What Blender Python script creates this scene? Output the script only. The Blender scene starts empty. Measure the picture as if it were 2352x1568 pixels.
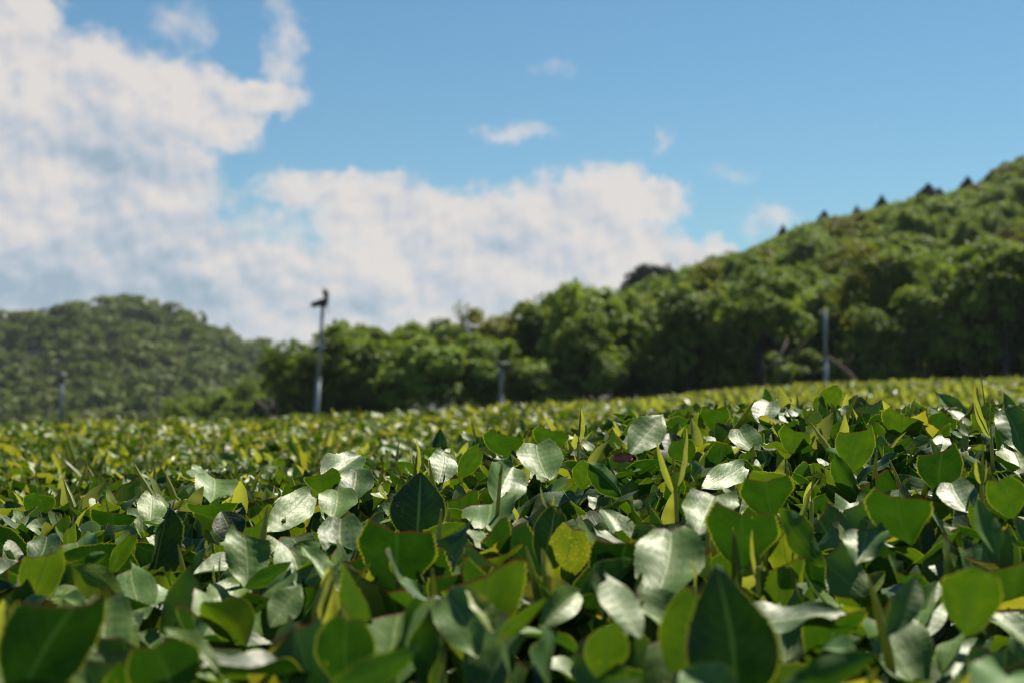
import bpy, math, random
import numpy as np
from mathutils import Matrix, Vector
from mathutils.bvhtree import BVHTree

rng = np.random.default_rng(11)
random.seed(11)
scene = bpy.context.scene
COL = scene.collection
rad = math.radians

# ------------------------------------------------------------------ camera, sky, sun, exposure
FPX = 3267.0                       # focal length in pixels of a 2352 x 1568 frame
PITCH = math.atan(86 / FPX)
CAM = np.array([0.0, 0.0, 1.0])
cam_data = bpy.data.cameras.new("camera")
cam = bpy.data.objects.new("camera", cam_data)
COL.objects.link(cam)
cam.location = CAM
cam.rotation_euler = (math.pi / 2 + PITCH, 0, 0)
cam_data.lens = 50
cam_data.sensor_width = 36
cam_data.clip_start = 0.02
cam_data.clip_end = 9000
cam_data.dof.use_dof = True
cam_data.dof.focus_distance = 0.97
cam_data.dof.aperture_fstop = 12.0
cam_data.dof.aperture_blades = 0
scene.camera = cam

SUN_EL, SUN_AZ = rad(52), rad(34)      # azimuth from +Y towards +X
SUN_DIR = np.array([math.sin(SUN_AZ) * math.cos(SUN_EL), math.cos(SUN_AZ) * math.cos(SUN_EL), math.sin(SUN_EL)])
sun_data = bpy.data.lights.new("sun", 'SUN')
sun_data.energy = 5.0
sun_data.angle = rad(0.53)
sun_data.color = (1.0, 0.935, 0.81)
sun = bpy.data.objects.new("sun", sun_data)
COL.objects.link(sun)
sun.rotation_euler = Vector(-SUN_DIR).to_track_quat('-Z', 'Y').to_euler()
sun.location = (0, 0, 60)

scene.view_settings.view_transform = 'Standard'
scene.view_settings.look = 'None'
scene.view_settings.gamma = 1.0
EXPO = 0.80
scene.view_settings.exposure = EXPO
scene.view_settings.use_curve_mapping = False
scene.cycles.max_bounces = 6
scene.cycles.transmission_bounces = 4
scene.cycles.transparent_max_bounces = 4
scene.cycles.volume_bounces = 0
scene.cycles.sample_clamp_indirect = 4.0
scene.cycles.use_denoising = True
scene.cycles.filter_width = 1.15

SKY_STRENGTH = 0.055


class NT:
    """tiny helper to write node graphs as expressions"""

    def __init__(self, tree):
        self.t = tree

    def node(self, typ, **kw):
        n = self.t.nodes.new(typ)
        for k, v in kw.items():
            setattr(n, k, v)
        return n

    def put(self, sock, v):
        if v is None:
            return
        if isinstance(v, bpy.types.NodeSocket):
            self.t.links.new(v, sock)
        else:
            sock.default_value = v

    def m(self, op, a, b=None, c=None, clamp=False):
        n = self.node('ShaderNodeMath', operation=op, use_clamp=clamp)
        for i, v in enumerate((a, b, c)):
            self.put(n.inputs[i], v)
        return n.outputs[0]

    def vm(self, op, a, b=None, scale=None):
        n = self.node('ShaderNodeVectorMath', operation=op)
        self.put(n.inputs[0], a)
        self.put(n.inputs[1], b)
        if scale is not None:
            self.put(n.inputs['Scale'], scale)
        return n.outputs['Value'] if op in ('LENGTH', 'DOT_PRODUCT', 'DISTANCE') else n.outputs[0]

    def mix(self, f, a, b, blend='MIX'):
        n = self.node('ShaderNodeMix', data_type='RGBA', blend_type=blend)
        n.clamp_factor = True
        self.put(n.inputs[0], f)
        self.put(n.inputs[6], a)
        self.put(n.inputs[7], b)
        return n.outputs[2]

    def rng(self, v, a, b, c=0.0, d=1.0, smooth=False):
        n = self.node('ShaderNodeMapRange')
        n.interpolation_type = 'SMOOTHSTEP' if smooth else 'LINEAR'
        for i, x in enumerate((v, a, b, c, d)):
            self.put(n.inputs[i], x)
        return n.outputs[0]

    def noise(self, vec, scale, detail=3.0, rough=0.5, dist=0.0, col=False):
        n = self.node('ShaderNodeTexNoise')
        self.put(n.inputs['Vector'], vec)
        n.inputs['Scale'].default_value = scale
        n.inputs['Detail'].default_value = detail
        n.inputs['Roughness'].default_value = rough
        n.inputs['Distortion'].default_value = dist
        return n.outputs[1 if col else 0]

    def xyz(self, x, y, z=0.0):
        n = self.node('ShaderNodeCombineXYZ')
        for i, v in enumerate((x, y, z)):
            self.put(n.inputs[i], v)
        return n.outputs[0]

    def sep(self, v):
        n = self.node('ShaderNodeSeparateXYZ')
        self.put(n.inputs[0], v)
        return n.outputs

    def ramp(self, f, stops):
        n = self.node('ShaderNodeValToRGB')
        cr = n.color_ramp
        while len(cr.elements) > 1:
            cr.elements.remove(cr.elements[-1])
        cr.elements[0].position = stops[0][0]
        cr.elements[0].color = (*stops[0][1], 1)
        for p, c in stops[1:]:
            e = cr.elements.new(p)
            e.color = (*c, 1)
        self.put(n.inputs[0], f)
        return n.outputs[0]


def C4(*c):
    return (*c, 1.0)


world = bpy.data.worlds.new("World")
scene.world = world
world.use_nodes = True
W = NT(world.node_tree)
world.node_tree.nodes.clear()
wout = W.node('ShaderNodeOutputWorld')
wbg = W.node('ShaderNodeBackground')
wbg.inputs[1].default_value = SKY_STRENGTH
world.node_tree.links.new(wbg.outputs[0], wout.inputs[0])
sky = W.node('ShaderNodeTexSky', sky_type='NISHITA')
sky.sun_disc = False
sky.sun_elevation = SUN_EL
sky.sun_rotation = SUN_AZ
sky.altitude = 200
sky.air_density = 1.0
sky.dust_density = 0.35
sky.ozone_density = 2.2
# clear-sky colour, a little deeper and more cyan than the raw model, everywhere alike
skycol = W.mix(1.0, sky.outputs[0], C4(0.51, 0.83, 0.91), 'MULTIPLY')

tc = W.node('ShaderNodeTexCoord')
dirn = tc.outputs['Generated']
dx, dy, dz = W.sep(dirn)[0:3]
az = W.m('ARCTAN2', dx, dy)
el = W.m('ARCSINE', dz)
K = FPX
# a milky veil that thins out upwards, as over any summer valley
veil = W.m('MULTIPLY', W.m('EXPONENT', W.m('MULTIPLY', W.m('ABSOLUTE', el), -6.0)), 0.40)
skycol = W.mix(veil, skycol, C4(*[c_ / (SKY_STRENGTH * 2 ** EXPO) for c_ in (.42, .55, .68)]))
# clouds are laid out by bearing and elevation; units of 1/3267 radian
ax = W.m('MULTIPLY', az, K)
ey = W.m('MULTIPLY', el, K)


def bearing(px, py):
    v = np.array([(px - 1176), FPX, (870 - py)], float)
    return math.atan2(v[0], v[1]) * K, math.asin(v[2] / np.linalg.norm(v)) * K


BLOBS = [  # px, py, rx, ry, strength
    (40, 50, 95, 130, 1), (190, 200, 190, 125, 1), (370, 235, 150, 110, 1), (495, 265, 105, 90, 1),
    (610, 225, 100, 45, .85), (652, 120, 46, 135, .47), (420, 62, 85, 60, .36), (150, 400, 280, 210, 1.1),
    (320, 420, 170, 150, 1), (395, 500, 90, 120, 1), (480, 570, 95, 65, 1), (230, 590, 280, 150, 1.1),
    (40, 610, 300, 150, 1), (640, 650, 330, 110, 1), (740, 435, 165, 48, .72), (890, 500, 190, 95, .95),
    (1060, 540, 210, 115, 1), (1250, 490, 95, 90, .95), (1390, 460, 125, 95, 1), (1490, 465, 95, 62, 1),
    (1320, 600, 300, 120, 1.05), (1000, 650, 380, 140, 1.1), (1580, 610, 130, 60, .9), (560, 760, 500, 90, 1),
    (1300, 730, 620, 110, 1), (1195, 306, 105, 26, .40), (1265, 150, 50, 22, .24), (1525, 325, 26, 34, .32),
    (1765, 512, 75, 42, .42), (1680, 395, 60, 26, .25), (540, 462, 60, 30, .40), (600, 520, 110, 50, .42),
    (-240, 260, 300, 330, 1), (2700, 560, 260, 60, .8),
]


def cloud_density(x, y, detail):
    wx = W.noise(W.xyz(x, y, 3.3), 0.011, 4.0, 0.55, col=True)
    wo = W.vm('SCALE', W.vm('SUBTRACT', wx, (0.5, 0.5, 0.5)), scale=95.0)
    p = W.vm('ADD', W.xyz(x, y, 0.0), wo)
    wx2 = W.noise(W.xyz(x, y, 7.7), 0.04, 3.0, 0.6, col=True)
    p = W.vm('ADD', p, W.vm('SCALE', W.vm('SUBTRACT', wx2, (0.5, 0.5, 0.5)), scale=42.0))
    px_, py_ = W.sep(p)[0:2]
    acc = None
    for (bx, by, rx, ry, s) in BLOBS:
        cx, cy = bearing(bx, by)
        u = W.m('MULTIPLY', W.m('SUBTRACT', px_, cx), 1.0 / rx)
        v = W.m('MULTIPLY', W.m('SUBTRACT', py_, cy), 1.0 / ry)
        r2 = W.m('ADD', W.m('MULTIPLY', u, u), W.m('MULTIPLY', v, v))
        d = W.m('MULTIPLY', W.m('SUBTRACT', 1.35, r2), s)
        acc = d if acc is None else W.m('SMOOTH_MAX', acc, d, 0.35)
    # beyond the part of the sky laid out above, ordinary scattered cumulus take over
    far = W.noise(W.vm('SCALE', dirn, scale=1.0), 2.6, 5.0, 0.55)
    far = W.rng(far, 0.52, 0.72, -0.6, 0.9)
    dist = W.m('MAXIMUM', W.m('ABSOLUTE', W.m('MULTIPLY', ax, 1 / 1900.0)), W.m('ABSOLUTE', W.m('MULTIPLY', ey, 1 / 1300.0)))
    k = W.rng(dist, 0.85, 1.1, 0, 1, True)
    acc = W.m('ADD', W.m('MULTIPLY', acc, W.m('SUBTRACT', 1.0, k)), W.m('MULTIPLY', far, k))
    nz = W.noise(W.xyz(x, y, 0.0), 0.017, detail, 0.54)
    nzz = W.m('MULTIPLY', W.m('SUBTRACT', nz, 0.5), 1.1)
    return W.m('ADD', acc, nzz), nz


D1, n1 = cloud_density(ax, ey, 6.0)
alpha = W.rng(D1, 0.02, 0.95, 0, 1, True)
D1c = W.m('MINIMUM', D1, 1.6)
# light reaches a puff from above and from the right: compare with the density up there
nA = W.noise(W.xyz(ax, ey, 21.0), 0.0075, 3.0, 0.5)
nB = W.noise(W.xyz(W.m('ADD', ax, 14.0), W.m('ADD', ey, 24.0), 21.0), 0.0075, 3.0, 0.5)
rel = W.m('MULTIPLY', W.m('SUBTRACT', nA, nB), 3.0)
thick = W.rng(D1c, 0.7, 1.6, 0.0, 0.22)
shade_blob = None
for (bx, by, rx, ry, s) in [(70, 665, 300, 85, .80), (390, 600, 110, 90, .45), (330, 380, 130, 70, .3), (130, 320, 220, 60, .35), (620, 700, 250, 60, .35),
                            (1180, 560, 100, 60, .25), (240, 470, 60, 80, .4), (1100, 700, 180, 40, .3)]:
    cx, cy = bearing(bx, by)
    u = W.m('MULTIPLY', W.m('SUBTRACT', ax, cx), 1.0 / rx)
    v = W.m('MULTIPLY', W.m('SUBTRACT', ey, cy), 1.0 / ry)
    r2 = W.m('ADD', W.m('MULTIPLY', u, u), W.m('MULTIPLY', v, v))
    g = W.m('MULTIPLY', W.m('EXPONENT', W.m('MULTIPLY', r2, -1.0)), s)
    shade_blob = g if shade_blob is None else W.m('ADD', shade_blob, g)
litf = W.m('ADD', W.m('SUBTRACT', W.m('SUBTRACT', 0.97, thick), shade_blob), W.m('ADD', rel, W.m('MULTIPLY', W.m('SUBTRACT', n1, 0.5), 0.35)), clamp=True)
cl = W.ramp(litf, [(0.0, (.34, .44, .53)), (0.45, (.52, .57, .64)), (0.8, (.69, .665, .665)), (1.0, (.765, .72, .69))])
cl = W.vm('SCALE', cl, scale=1.0 / (SKY_STRENGTH * 2 ** EXPO))
final = W.mix(W.m('MULTIPLY', alpha, 0.95), skycol, cl)
world.node_tree.links.new(final, wbg.inputs[0])
world.cycles.sampling_method = 'MANUAL'
world.cycles.sample_map_resolution = 512

# ------------------------------------------------------------------ helpers
FWD = np.array([0, math.cos(PITCH), math.sin(PITCH)])
UPV = np.array([0, -math.sin(PITCH), math.cos(PITCH)])
RGT = np.array([1.0, 0, 0])


def pt(px, py, d):
    """world point seen at (px, py) of the 2352 x 1568 photograph, d metres away"""
    return CAM + d * (FWD + RGT * (px - 1176) / FPX + UPV * (784 - py) / FPX)


def norm(v):
    v = np.asarray(v, float)
    return v / np.maximum(np.linalg.norm(v, axis=-1, keepdims=True), 1e-9)


def sstep(a, b, x):
    t = np.clip((np.asarray(x, float) - a) / (b - a), 0, 1)
    return t * t * (3 - 2 * t)


def make_mesh(name, verts, faces, mat=None, attrs=None, smooth=True):
    me = bpy.data.meshes.new(name)
    verts = np.asarray(verts, np.float32)
    if isinstance(faces, np.ndarray):
        n, k = faces.shape
        me.vertices.add(len(verts))
        me.vertices.foreach_set('co', verts.ravel())
        me.loops.add(n * k)
        me.loops.foreach_set('vertex_index', faces.astype(np.int32).ravel())
        me.polygons.add(n)
        me.polygons.foreach_set('loop_start', np.arange(0, n * k, k, dtype=np.int32))
        me.polygons.foreach_set('loop_total', np.full(n, k, np.int32))
    else:
        me.from_pydata([tuple(map(float, v)) for v in verts], [], [tuple(map(int, f)) for f in faces])
    me.update(calc_edges=True)
    me.polygons.foreach_set('use_smooth', np.full(len(me.polygons), smooth, bool))
    for an, arr in (attrs or {}).items():
        arr = np.asarray(arr, np.float32)
        if arr.ndim == 1:
            a = me.attributes.new(an, 'FLOAT', 'POINT')
            a.data.foreach_set('value', arr)
        else:
            a = me.attributes.new(an, 'FLOAT_VECTOR', 'POINT')
            a.data.foreach_set('vector', arr.ravel())
    if mat is not None:
        me.materials.append(mat)
    return me


def link(name, me, parent=None, mat4=None, **props):
    o = bpy.data.objects.new(name, me)
    COL.objects.link(o)
    if parent is not None:
        o.parent = parent
    if mat4 is not None:
        o.matrix_basis = mat4
    for k, v in props.items():
        o[k] = v
    return o


def empty(name, loc, label, category, group=None, rotz=0.0):
    o = bpy.data.objects.new(name, None)
    COL.objects.link(o)
    o.location = tuple(map(float, loc))
    o.rotation_euler = (0, 0, rotz)
    o.empty_display_size = 0.1
    o['label'] = label
    o['category'] = category
    if group:
        o['group'] = group
    return o


def tube(points, radii, seg=8, cap=True):
    """verts, quads (as lists) of a tube along points"""
    P = np.asarray(points, float)
    R = np.asarray(radii, float)
    vs, fs = [], []
    T = np.gradient(P, axis=0)
    T = norm(T)
    ref = np.array([1, 0, 0]) if abs(T[0][0]) < 0.8 else np.array([0, 1, 0])
    for p, r, t in zip(P, R, T):
        a = norm(np.cross(t, ref))
        b = np.cross(t, a)
        for k in range(seg):
            q = 2 * math.pi * k / seg
            vs.append(p + r * (math.cos(q) * a + math.sin(q) * b))
    n = len(P)
    for i in range(n - 1):
        for k in range(seg):
            k2 = (k + 1) % seg
            fs.append((i * seg + k, i * seg + k2, (i + 1) * seg + k2, (i + 1) * seg + k))
    if cap:
        fs.append(tuple(range(seg - 1, -1, -1)))
        fs.append(tuple((n - 1) * seg + k for k in range(seg)))
    return vs, fs


def join(parts):
    V, F = [], []
    for v, f in parts:
        o = len(V)
        V.extend(v)
        F.extend([tuple(i + o for i in q) for q in f])
    return V, F


def new_mat(name):
    m = bpy.data.materials.new(name)
    m.use_nodes = True
    m.node_tree.nodes.clear()
    n = NT(m.node_tree)
    out = n.node('ShaderNodeOutputMaterial')
    return m, n, out


# ------------------------------------------------------------------ materials
def leaf_material(name, per_object):
    m, n, out = new_mat(name)
    lp = n.node('ShaderNodeAttribute', attribute_name='lp').outputs['Vector']
    u, v, cut = n.sep(lp)[0:3]
    au = n.m('ABSOLUTE', u)
    if per_object:
        tone = n.node('ShaderNodeAttribute', attribute_name='tone', attribute_type='OBJECT').outputs['Fac']
        spots = n.node('ShaderNodeAttribute', attribute_name='spots', attribute_type='OBJECT').outputs['Fac']
        rnd = n.node('ShaderNodeObjectInfo').outputs['Random']
    else:
        tone = n.node('ShaderNodeAttribute', attribute_name='tone').outputs['Fac']
        rnd = n.node('ShaderNodeAttribute', attribute_name='rnd').outputs['Fac']
        spots = 0.0
    seedv = n.m('MULTIPLY', rnd, 37.0)
    q = n.xyz(n.m('MULTIPLY', u, 0.42), v, seedv)
    blotch = n.noise(q, 4.0, 3.0, 0.55)
    fine = n.noise(q, 30.0, 2.0, 0.6)
    t2 = n.m('ADD', tone, n.m('MULTIPLY', n.m('SUBTRACT', blotch, 0.5), 0.35), clamp=True)
    up = n.ramp(t2, [(0.0, (.011, .035, .012)), (0.22, (.032, .082, .016)), (0.42, (.088, .172, .026)), (0.65, (.105, .175, .024)), (0.85, (.14, .19, .022)), (1.0, (.24, .27, .03))])
    dn = n.ramp(t2, [(0.0, (.020, .060, .012)), (0.5, (.045, .12, .016)), (1.0, (.25, .29, .03))])
    tr = n.ramp(t2, [(0.0, (.005, .022, .001)), (0.2, (.018, .064, .002)), (0.4, (.045, .125, .003)), (0.62, (.125, .215, .005)), (0.85, (.36, .40, .012)), (1.0, (.55, .50, .03))])
    back = n.node('ShaderNodeNewGeometry').outputs['Backfacing']
    base = n.mix(back, up, dn)
    # midrib and side veins, paler than the blade
    rib = n.rng(au, 0.03, 0.07, 1.0, 0.0)
    s = n.m('SUBTRACT', n.m('MULTIPLY', v, 9.0), n.m('MULTIPLY', n.m('POWER', au, 1.3), 2.4))
    s = n.m('ADD', s, n.m('MULTIPLY', n.m('SUBTRACT', n.noise(q, 5.0, 1.0), 0.5), 0.5))
    tri = n.m('PINGPONG', s, 0.5)
    vein = n.m('MULTIPLY', n.rng(tri, 0.0, 0.065, 1.0, 0.0), n.rng(au, 0.62, 0.85, 1.0, 0.0))
    base = n.mix(n.m('MULTIPLY', rib, 0.95), base, C4(.20, .27, .065))
    base = n.mix(n.m('MULTIPLY', vein, 0.55), base, C4(.13, .21, .05))
    # thin pale rim with its teeth
    rim = n.rng(au, 0.94, 1.0, 0.0, 1.0)
    base = n.mix(n.m('MULTIPLY', rim, 0.75), base, C4(.26, .31, .07))
    tr = n.mix(n.m('MULTIPLY', rim, 0.8), tr, C4(.62, .62, .04))
    tr = n.mix(n.m('MULTIPLY', rib, 0.45), tr, C4(.02, .06, .003))
    # browned line where the shears went through
    ce = n.rng(n.m('ADD', cut, n.m('MULTIPLY', fine, 0.006)), 0.010, 0.021, 1.0, 0.0)
    yel = n.rng(cut, 0.015, 0.05, 0.4, 0.0)
    base = n.mix(yel, base, C4(.10, .11, .015))
    base = n.mix(ce, base, C4(.13, .055, .03))
    tr = n.mix(ce, tr, C4(.12, .035, .012))
    # blemishes
    vo = n.node('ShaderNodeTexVoronoi')
    n.put(vo.inputs['Vector'], q)
    vo.inputs['Scale'].default_value = 17.0
    few = n.rng(n.noise(q, 2.2, 1.0), n.rng(spots, 0, 1, 0.70, 0.30), n.rng(spots, 0, 1, 0.78, 0.42), 0, 1)
    sp = n.m('MULTIPLY', n.rng(vo.outputs['Distance'], 0.16, 0.30, 1.0, 0.0), few)
    base = n.mix(n.m('MULTIPLY', sp, 0.85), base, C4(.30, .25, .04))
    tr = n.mix(n.m('MULTIPLY', sp, 0.85), tr, C4(.75, .55, .05))
    # relief: cells between the small veins
    vo2 = n.node('ShaderNodeTexVoronoi', feature='SMOOTH_F1')
    n.put(vo2.inputs['Vector'], n.xyz(n.m('MULTIPLY', u, 0.42), v, seedv))
    vo2.inputs['Scale'].default_value = 15.0
    h = n.m('SUBTRACT', n.m('MULTIPLY', fine, 0.12), vo2.outputs['Distance'])
    h = n.m('SUBTRACT', h, n.m('ADD', n.m('MULTIPLY', vein, 0.8), n.m('MULTIPLY', rib, 0.6)))
    bump = n.node('ShaderNodeBump')
    bump.inputs['Strength'].default_value = 0.15
    bump.inputs['Distance'].default_value = 0.0011
    n.put(bump.inputs['Height'], h)
    pr = n.node('ShaderNodeBsdfPrincipled')
    n.put(pr.inputs['Base Color'], base)
    ro = n.m('ADD', n.rng(fine, 0.3, 0.7, 0.47, 0.53), n.m('MULTIPLY', back, 0.18))
    n.put(pr.inputs['Roughness'], ro)
    pr.inputs['IOR'].default_value = 1.48
    n.put(pr.inputs['Specular IOR Level'], n.m('SUBTRACT', 0.48, n.m('MULTIPLY', back, 0.3)))
    pr.inputs['Specular Tint'].default_value = (1.0, .97, .86, 1)
    n.put(pr.inputs['Normal'], bump.outputs[0])
    tl = n.node('ShaderNodeBsdfTranslucent')
    n.put(tl.inputs[0], tr)
    ms = n.node('ShaderNodeMixShader')
    ms.inputs[0].default_value = 0.26
    n.t.links.new(pr.outputs[0], ms.inputs[1])
    n.t.links.new(tl.outputs[0], ms.inputs[2])
    n.t.links.new(ms.outputs[0], out.inputs[0])
    return m


M_LEAF = leaf_material("tea_leaf", True)
M_LEAF_MASS = leaf_material("tea_foliage", False)


def shoot_material():
    m, n, out = new_mat("tea_shoot")
    lp = n.node('ShaderNodeAttribute', attribute_name='lp').outputs['Vector']
    v = n.sep(lp)[1]
    rnd = n.node('ShaderNodeObjectInfo').outputs['Random']
    rn2 = n.node('ShaderNodeAttribute', attribute_name='rnd').outputs['Fac']
    r = n.m('FRACT', n.m('ADD', rnd, rn2))
    body = n.ramp(v, [(0.0, (.07, .12, .02)), (0.5, (.15, .21, .035)), (0.85, (.21, .24, .045)), (1.0, (.24, .13, .05))])
    body = n.mix(n.m('MULTIPLY', r, 0.55), body, C4(.10, .13, .03))
    nz = n.noise(n.xyz(0.0, v, n.m('MULTIPLY', r, 9.0)), 16.0, 2.0)
    body = n.mix(n.m('MULTIPLY', nz, 0.3), body, C4(.32, .30, .06))
    pr = n.node('ShaderNodeBsdfPrincipled')
    n.put(pr.inputs['Base Color'], body)
    pr.inputs['Roughness'].default_value = 0.38
    tl = n.node('ShaderNodeBsdfTranslucent')
    n.put(tl.inputs[0], n.mix(0.5, body, C4(.62, .62, .035)))
    ms = n.node('ShaderNodeMixShader')
    ms.inputs[0].default_value = 0.42
    n.t.links.new(pr.outputs[0], ms.inputs[1])
    n.t.links.new(tl.outputs[0], ms.inputs[2])
    n.t.links.new(ms.outputs[0], out.inputs[0])
    return m


M_SHOOT = shoot_material()


def simple_mat(name, ca, cb, scale=6.0, rough=0.7, metallic=0.0, bump=0.0, detail=5.0):
    m, n, out = new_mat(name)
    tcn = n.node('ShaderNodeTexCoord').outputs['Object']
    nz = n.noise(tcn, scale, detail, 0.6)
    f = n.rng(nz, 0.35, 0.68)
    pr = n.node('ShaderNodeBsdfPrincipled')
    n.put(pr.inputs['Base Color'], n.mix(f, C4(*ca), C4(*cb)))
    pr.inputs['Roughness'].default_value = rough
    pr.inputs['Metallic'].default_value = metallic
    if bump:
        b = n.node('ShaderNodeBump')
        b.inputs['Strength'].default_value = 0.6
        b.inputs['Distance'].default_value = bump
        n.put(b.inputs['Height'], nz)
        n.put(pr.inputs['Normal'], b.outputs[0])
    n.t.links.new(pr.outputs[0], out.inputs[0])
    return m


M_TWIG = simple_mat("tea_twig", (.035, .045, .015), (.09, .06, .035), 60, 0.75)
M_BARK = simple_mat("bark", (.035, .027, .02), (.10, .085, .07), 3, 0.9, bump=0.02)
M_GALV = simple_mat("galvanised_steel", (.17, .20, .235), (.25, .285, .32), 5, 0.55, 0.15)
M_FAN = simple_mat("fan_paint", (.030, .040, .030), (.055, .065, .05), 8, 0.5)
M_PALE = simple_mat("faded_housing", (.22, .17, .16), (.30, .24, .22), 8, 0.6)
M_PALEGREEN = simple_mat("weathered_housing", (.09, .11, .085), (.15, .16, .13), 8, 0.7)
M_RUST = simple_mat("bare_branch", (.10, .045, .035), (.22, .12, .10), 5, 0.7, bump=0.01)
M_DEAD = simple_mat("dried_leaf", (.30, .05, .035), (.42, .16, .12), 150, 0.42, bump=0.0006)
M_BUDSCALE = simple_mat("bud_scale", (.26, .12, .07), (.35, .18, .10), 90, 0.6)

m, n, out = new_mat("soil_and_grass")
tcn = n.node('ShaderNodeTexCoord').outputs['Object']
big = n.noise(tcn, 0.05, 5.0, 0.6)
sml = n.noise(tcn, 1.8, 6.0, 0.65)
gc = n.mix(n.rng(big, 0.4, 0.6), C4(.045, .06, .018), C4(.07, .085, .025))
gc = n.mix(n.rng(sml, 0.45, 0.65), gc, C4(.07, .05, .03))
gy = n.sep(tcn)[1]
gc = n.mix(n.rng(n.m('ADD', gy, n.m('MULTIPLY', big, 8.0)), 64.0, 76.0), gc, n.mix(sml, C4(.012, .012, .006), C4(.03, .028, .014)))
pr = n.node('ShaderNodeBsdfPrincipled')
n.put(pr.inputs['Base Color'], gc)
pr.inputs['Roughness'].default_value = 0.95
bp = n.node('ShaderNodeBump')
bp.inputs['Distance'].default_value = 0.05
n.put(bp.inputs['Height'], sml)
n.put(pr.inputs['Normal'], bp.outputs[0])
n.t.links.new(pr.outputs[0], out.inputs[0])
M_GROUND = m


def canopy_mat(name, dark, mid, light, trans, tf=0.3):
    m, n, out = new_mat(name)
    r1 = n.node('ShaderNodeAttribute', attribute_name='rnd').outputs['Fac']
    ro = n.node('ShaderNodeObjectInfo').outputs['Random']
    c = n.ramp(n.m('ADD', n.m('MULTIPLY', r1, 0.6), n.m('MULTIPLY', ro, 0.4)), [(0.0, dark), (0.5, mid), (1.0, light)])
    hs = n.node('ShaderNodeHueSaturation')
    n.put(hs.inputs['Hue'], n.rng(ro, 0, 1, 0.485, 0.51))
    n.put(hs.inputs['Value'], n.rng(n.m('FRACT', n.m('MULTIPLY', ro, 7.3)), 0, 1, 0.75, 1.3))
    n.put(hs.inputs['Color'], c)
    pr = n.node('ShaderNodeBsdfPrincipled')
    n.put(pr.inputs['Base Color'], hs.outputs[0])
    pr.inputs['Roughness'].default_value = 0.5
    pr.inputs['Specular IOR Level'].default_value = 0.07
    tl = n.node('ShaderNodeBsdfTranslucent')
    tl.inputs[0].default_value = C4(*trans)
    ms = n.node('ShaderNodeMixShader')
    ms.inputs[0].default_value = tf
    n.t.links.new(pr.outputs[0], ms.inputs[1])
    n.t.links.new(tl.outputs[0], ms.inputs[2])
    n.t.links.new(ms.outputs[0], out.inputs[0])
    return m


M_TREE = canopy_mat("broadleaf_foliage", (.032, .065, .012), (.110, .175, .022), (.27, .35, .048), (.25, .34, .02), 0.33)
M_TREE_Y = canopy_mat("yellowish_foliage", (.06, .085, .010), (.15, .175, .018), (.26, .28, .032), (.30, .30, .02), 0.28)
M_CONIFER = canopy_mat("dark_conifer_foliage", (.012, .025, .010), (.02, .04, .014), (.035, .055, .018), (.02, .04, .01), 0.15)
M_FARWOOD = canopy_mat("far_foliage", (.050, .076, .018), (.115, .150, .028), (.19, .19, .040), (.13, .18, .02), 0.32)

# ------------------------------------------------------------------ lie of the land
_cx = np.array([-3.0, -.47, -.21, -.07, .06, .29, .47, 2.5])
_cz = np.array([.880, .886, .904, .922, .948, .966, .966, .975])
_fx = np.array([-12., -5.8, -2.5, .6, 1.6, 2.56, 3.5, 5.8, 12.])
_fz = np.array([.05, .25, .50, .68, .78, .88, .94, .995, 1.10])
ROWS = [(0.05, 1.58), (1.86, 3.40), (3.70, 5.25), (6.6, 8.2), (8.7, 10.3), (10.8, 12.4), (12.9, 14.5), (15.0, 16.6)]


def table_height(x, y):
    """height of the clipped plucking surface"""
    x = np.asarray(x, float)
    y = np.asarray(y, float)
    crest = np.interp(x, _cx, _cz)
    a = 0.895 + (crest - 0.895) * sstep(0.25, 1.3, y)
    b0 = 0.872 - 0.018 * np.clip(-x, 0, 3)
    w = sstep(1.5, 1.9, y)
    h = a * (1 - w) + b0 * w
    far = np.interp(x * 16 / np.maximum(y, 3), _fx, _fz)
    w2 = sstep(5.0, 15.0, y)
    h = h * (1 - w2) + far * w2
    # cross section of each row: a low dome
    for (y0, y1) in ROWS:
        c, hw = (y0 + y1) / 2, (y1 - y0) / 2
        t = np.clip(1 - ((y - c) / hw) ** 2, -1, 1)
        if y0 > 1:
            h = h + np.where((y > y0) & (y < y1), 0.022 * (t - 1) + 0.004, 0)
    h = h + 0.006 * np.sin(x * 9 + y * 4) + 0.005 * np.sin(y * 13 - x * 5) + 0.004 * np.sin(x * 23 + 2 * y)
    return h


SKYX = np.array([560, 600, 650, 680, 720, 760, 800, 850, 950, 1050, 1070, 1180, 1250, 1340, 1400, 1470, 1490, 1560, 1650, 1800, 1880, 2020, 2130, 2200, 2280, 2352, 2700])
SKYY = np.array([830, 800, 785, 775, 800, 770, 742, 736, 740, 730, 697, 682, 665, 642, 665, 660, 636, 618, 585, 540, 500, 470, 440, 430, 405, 362, 260])
RIDGE_D = 175.0


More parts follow.
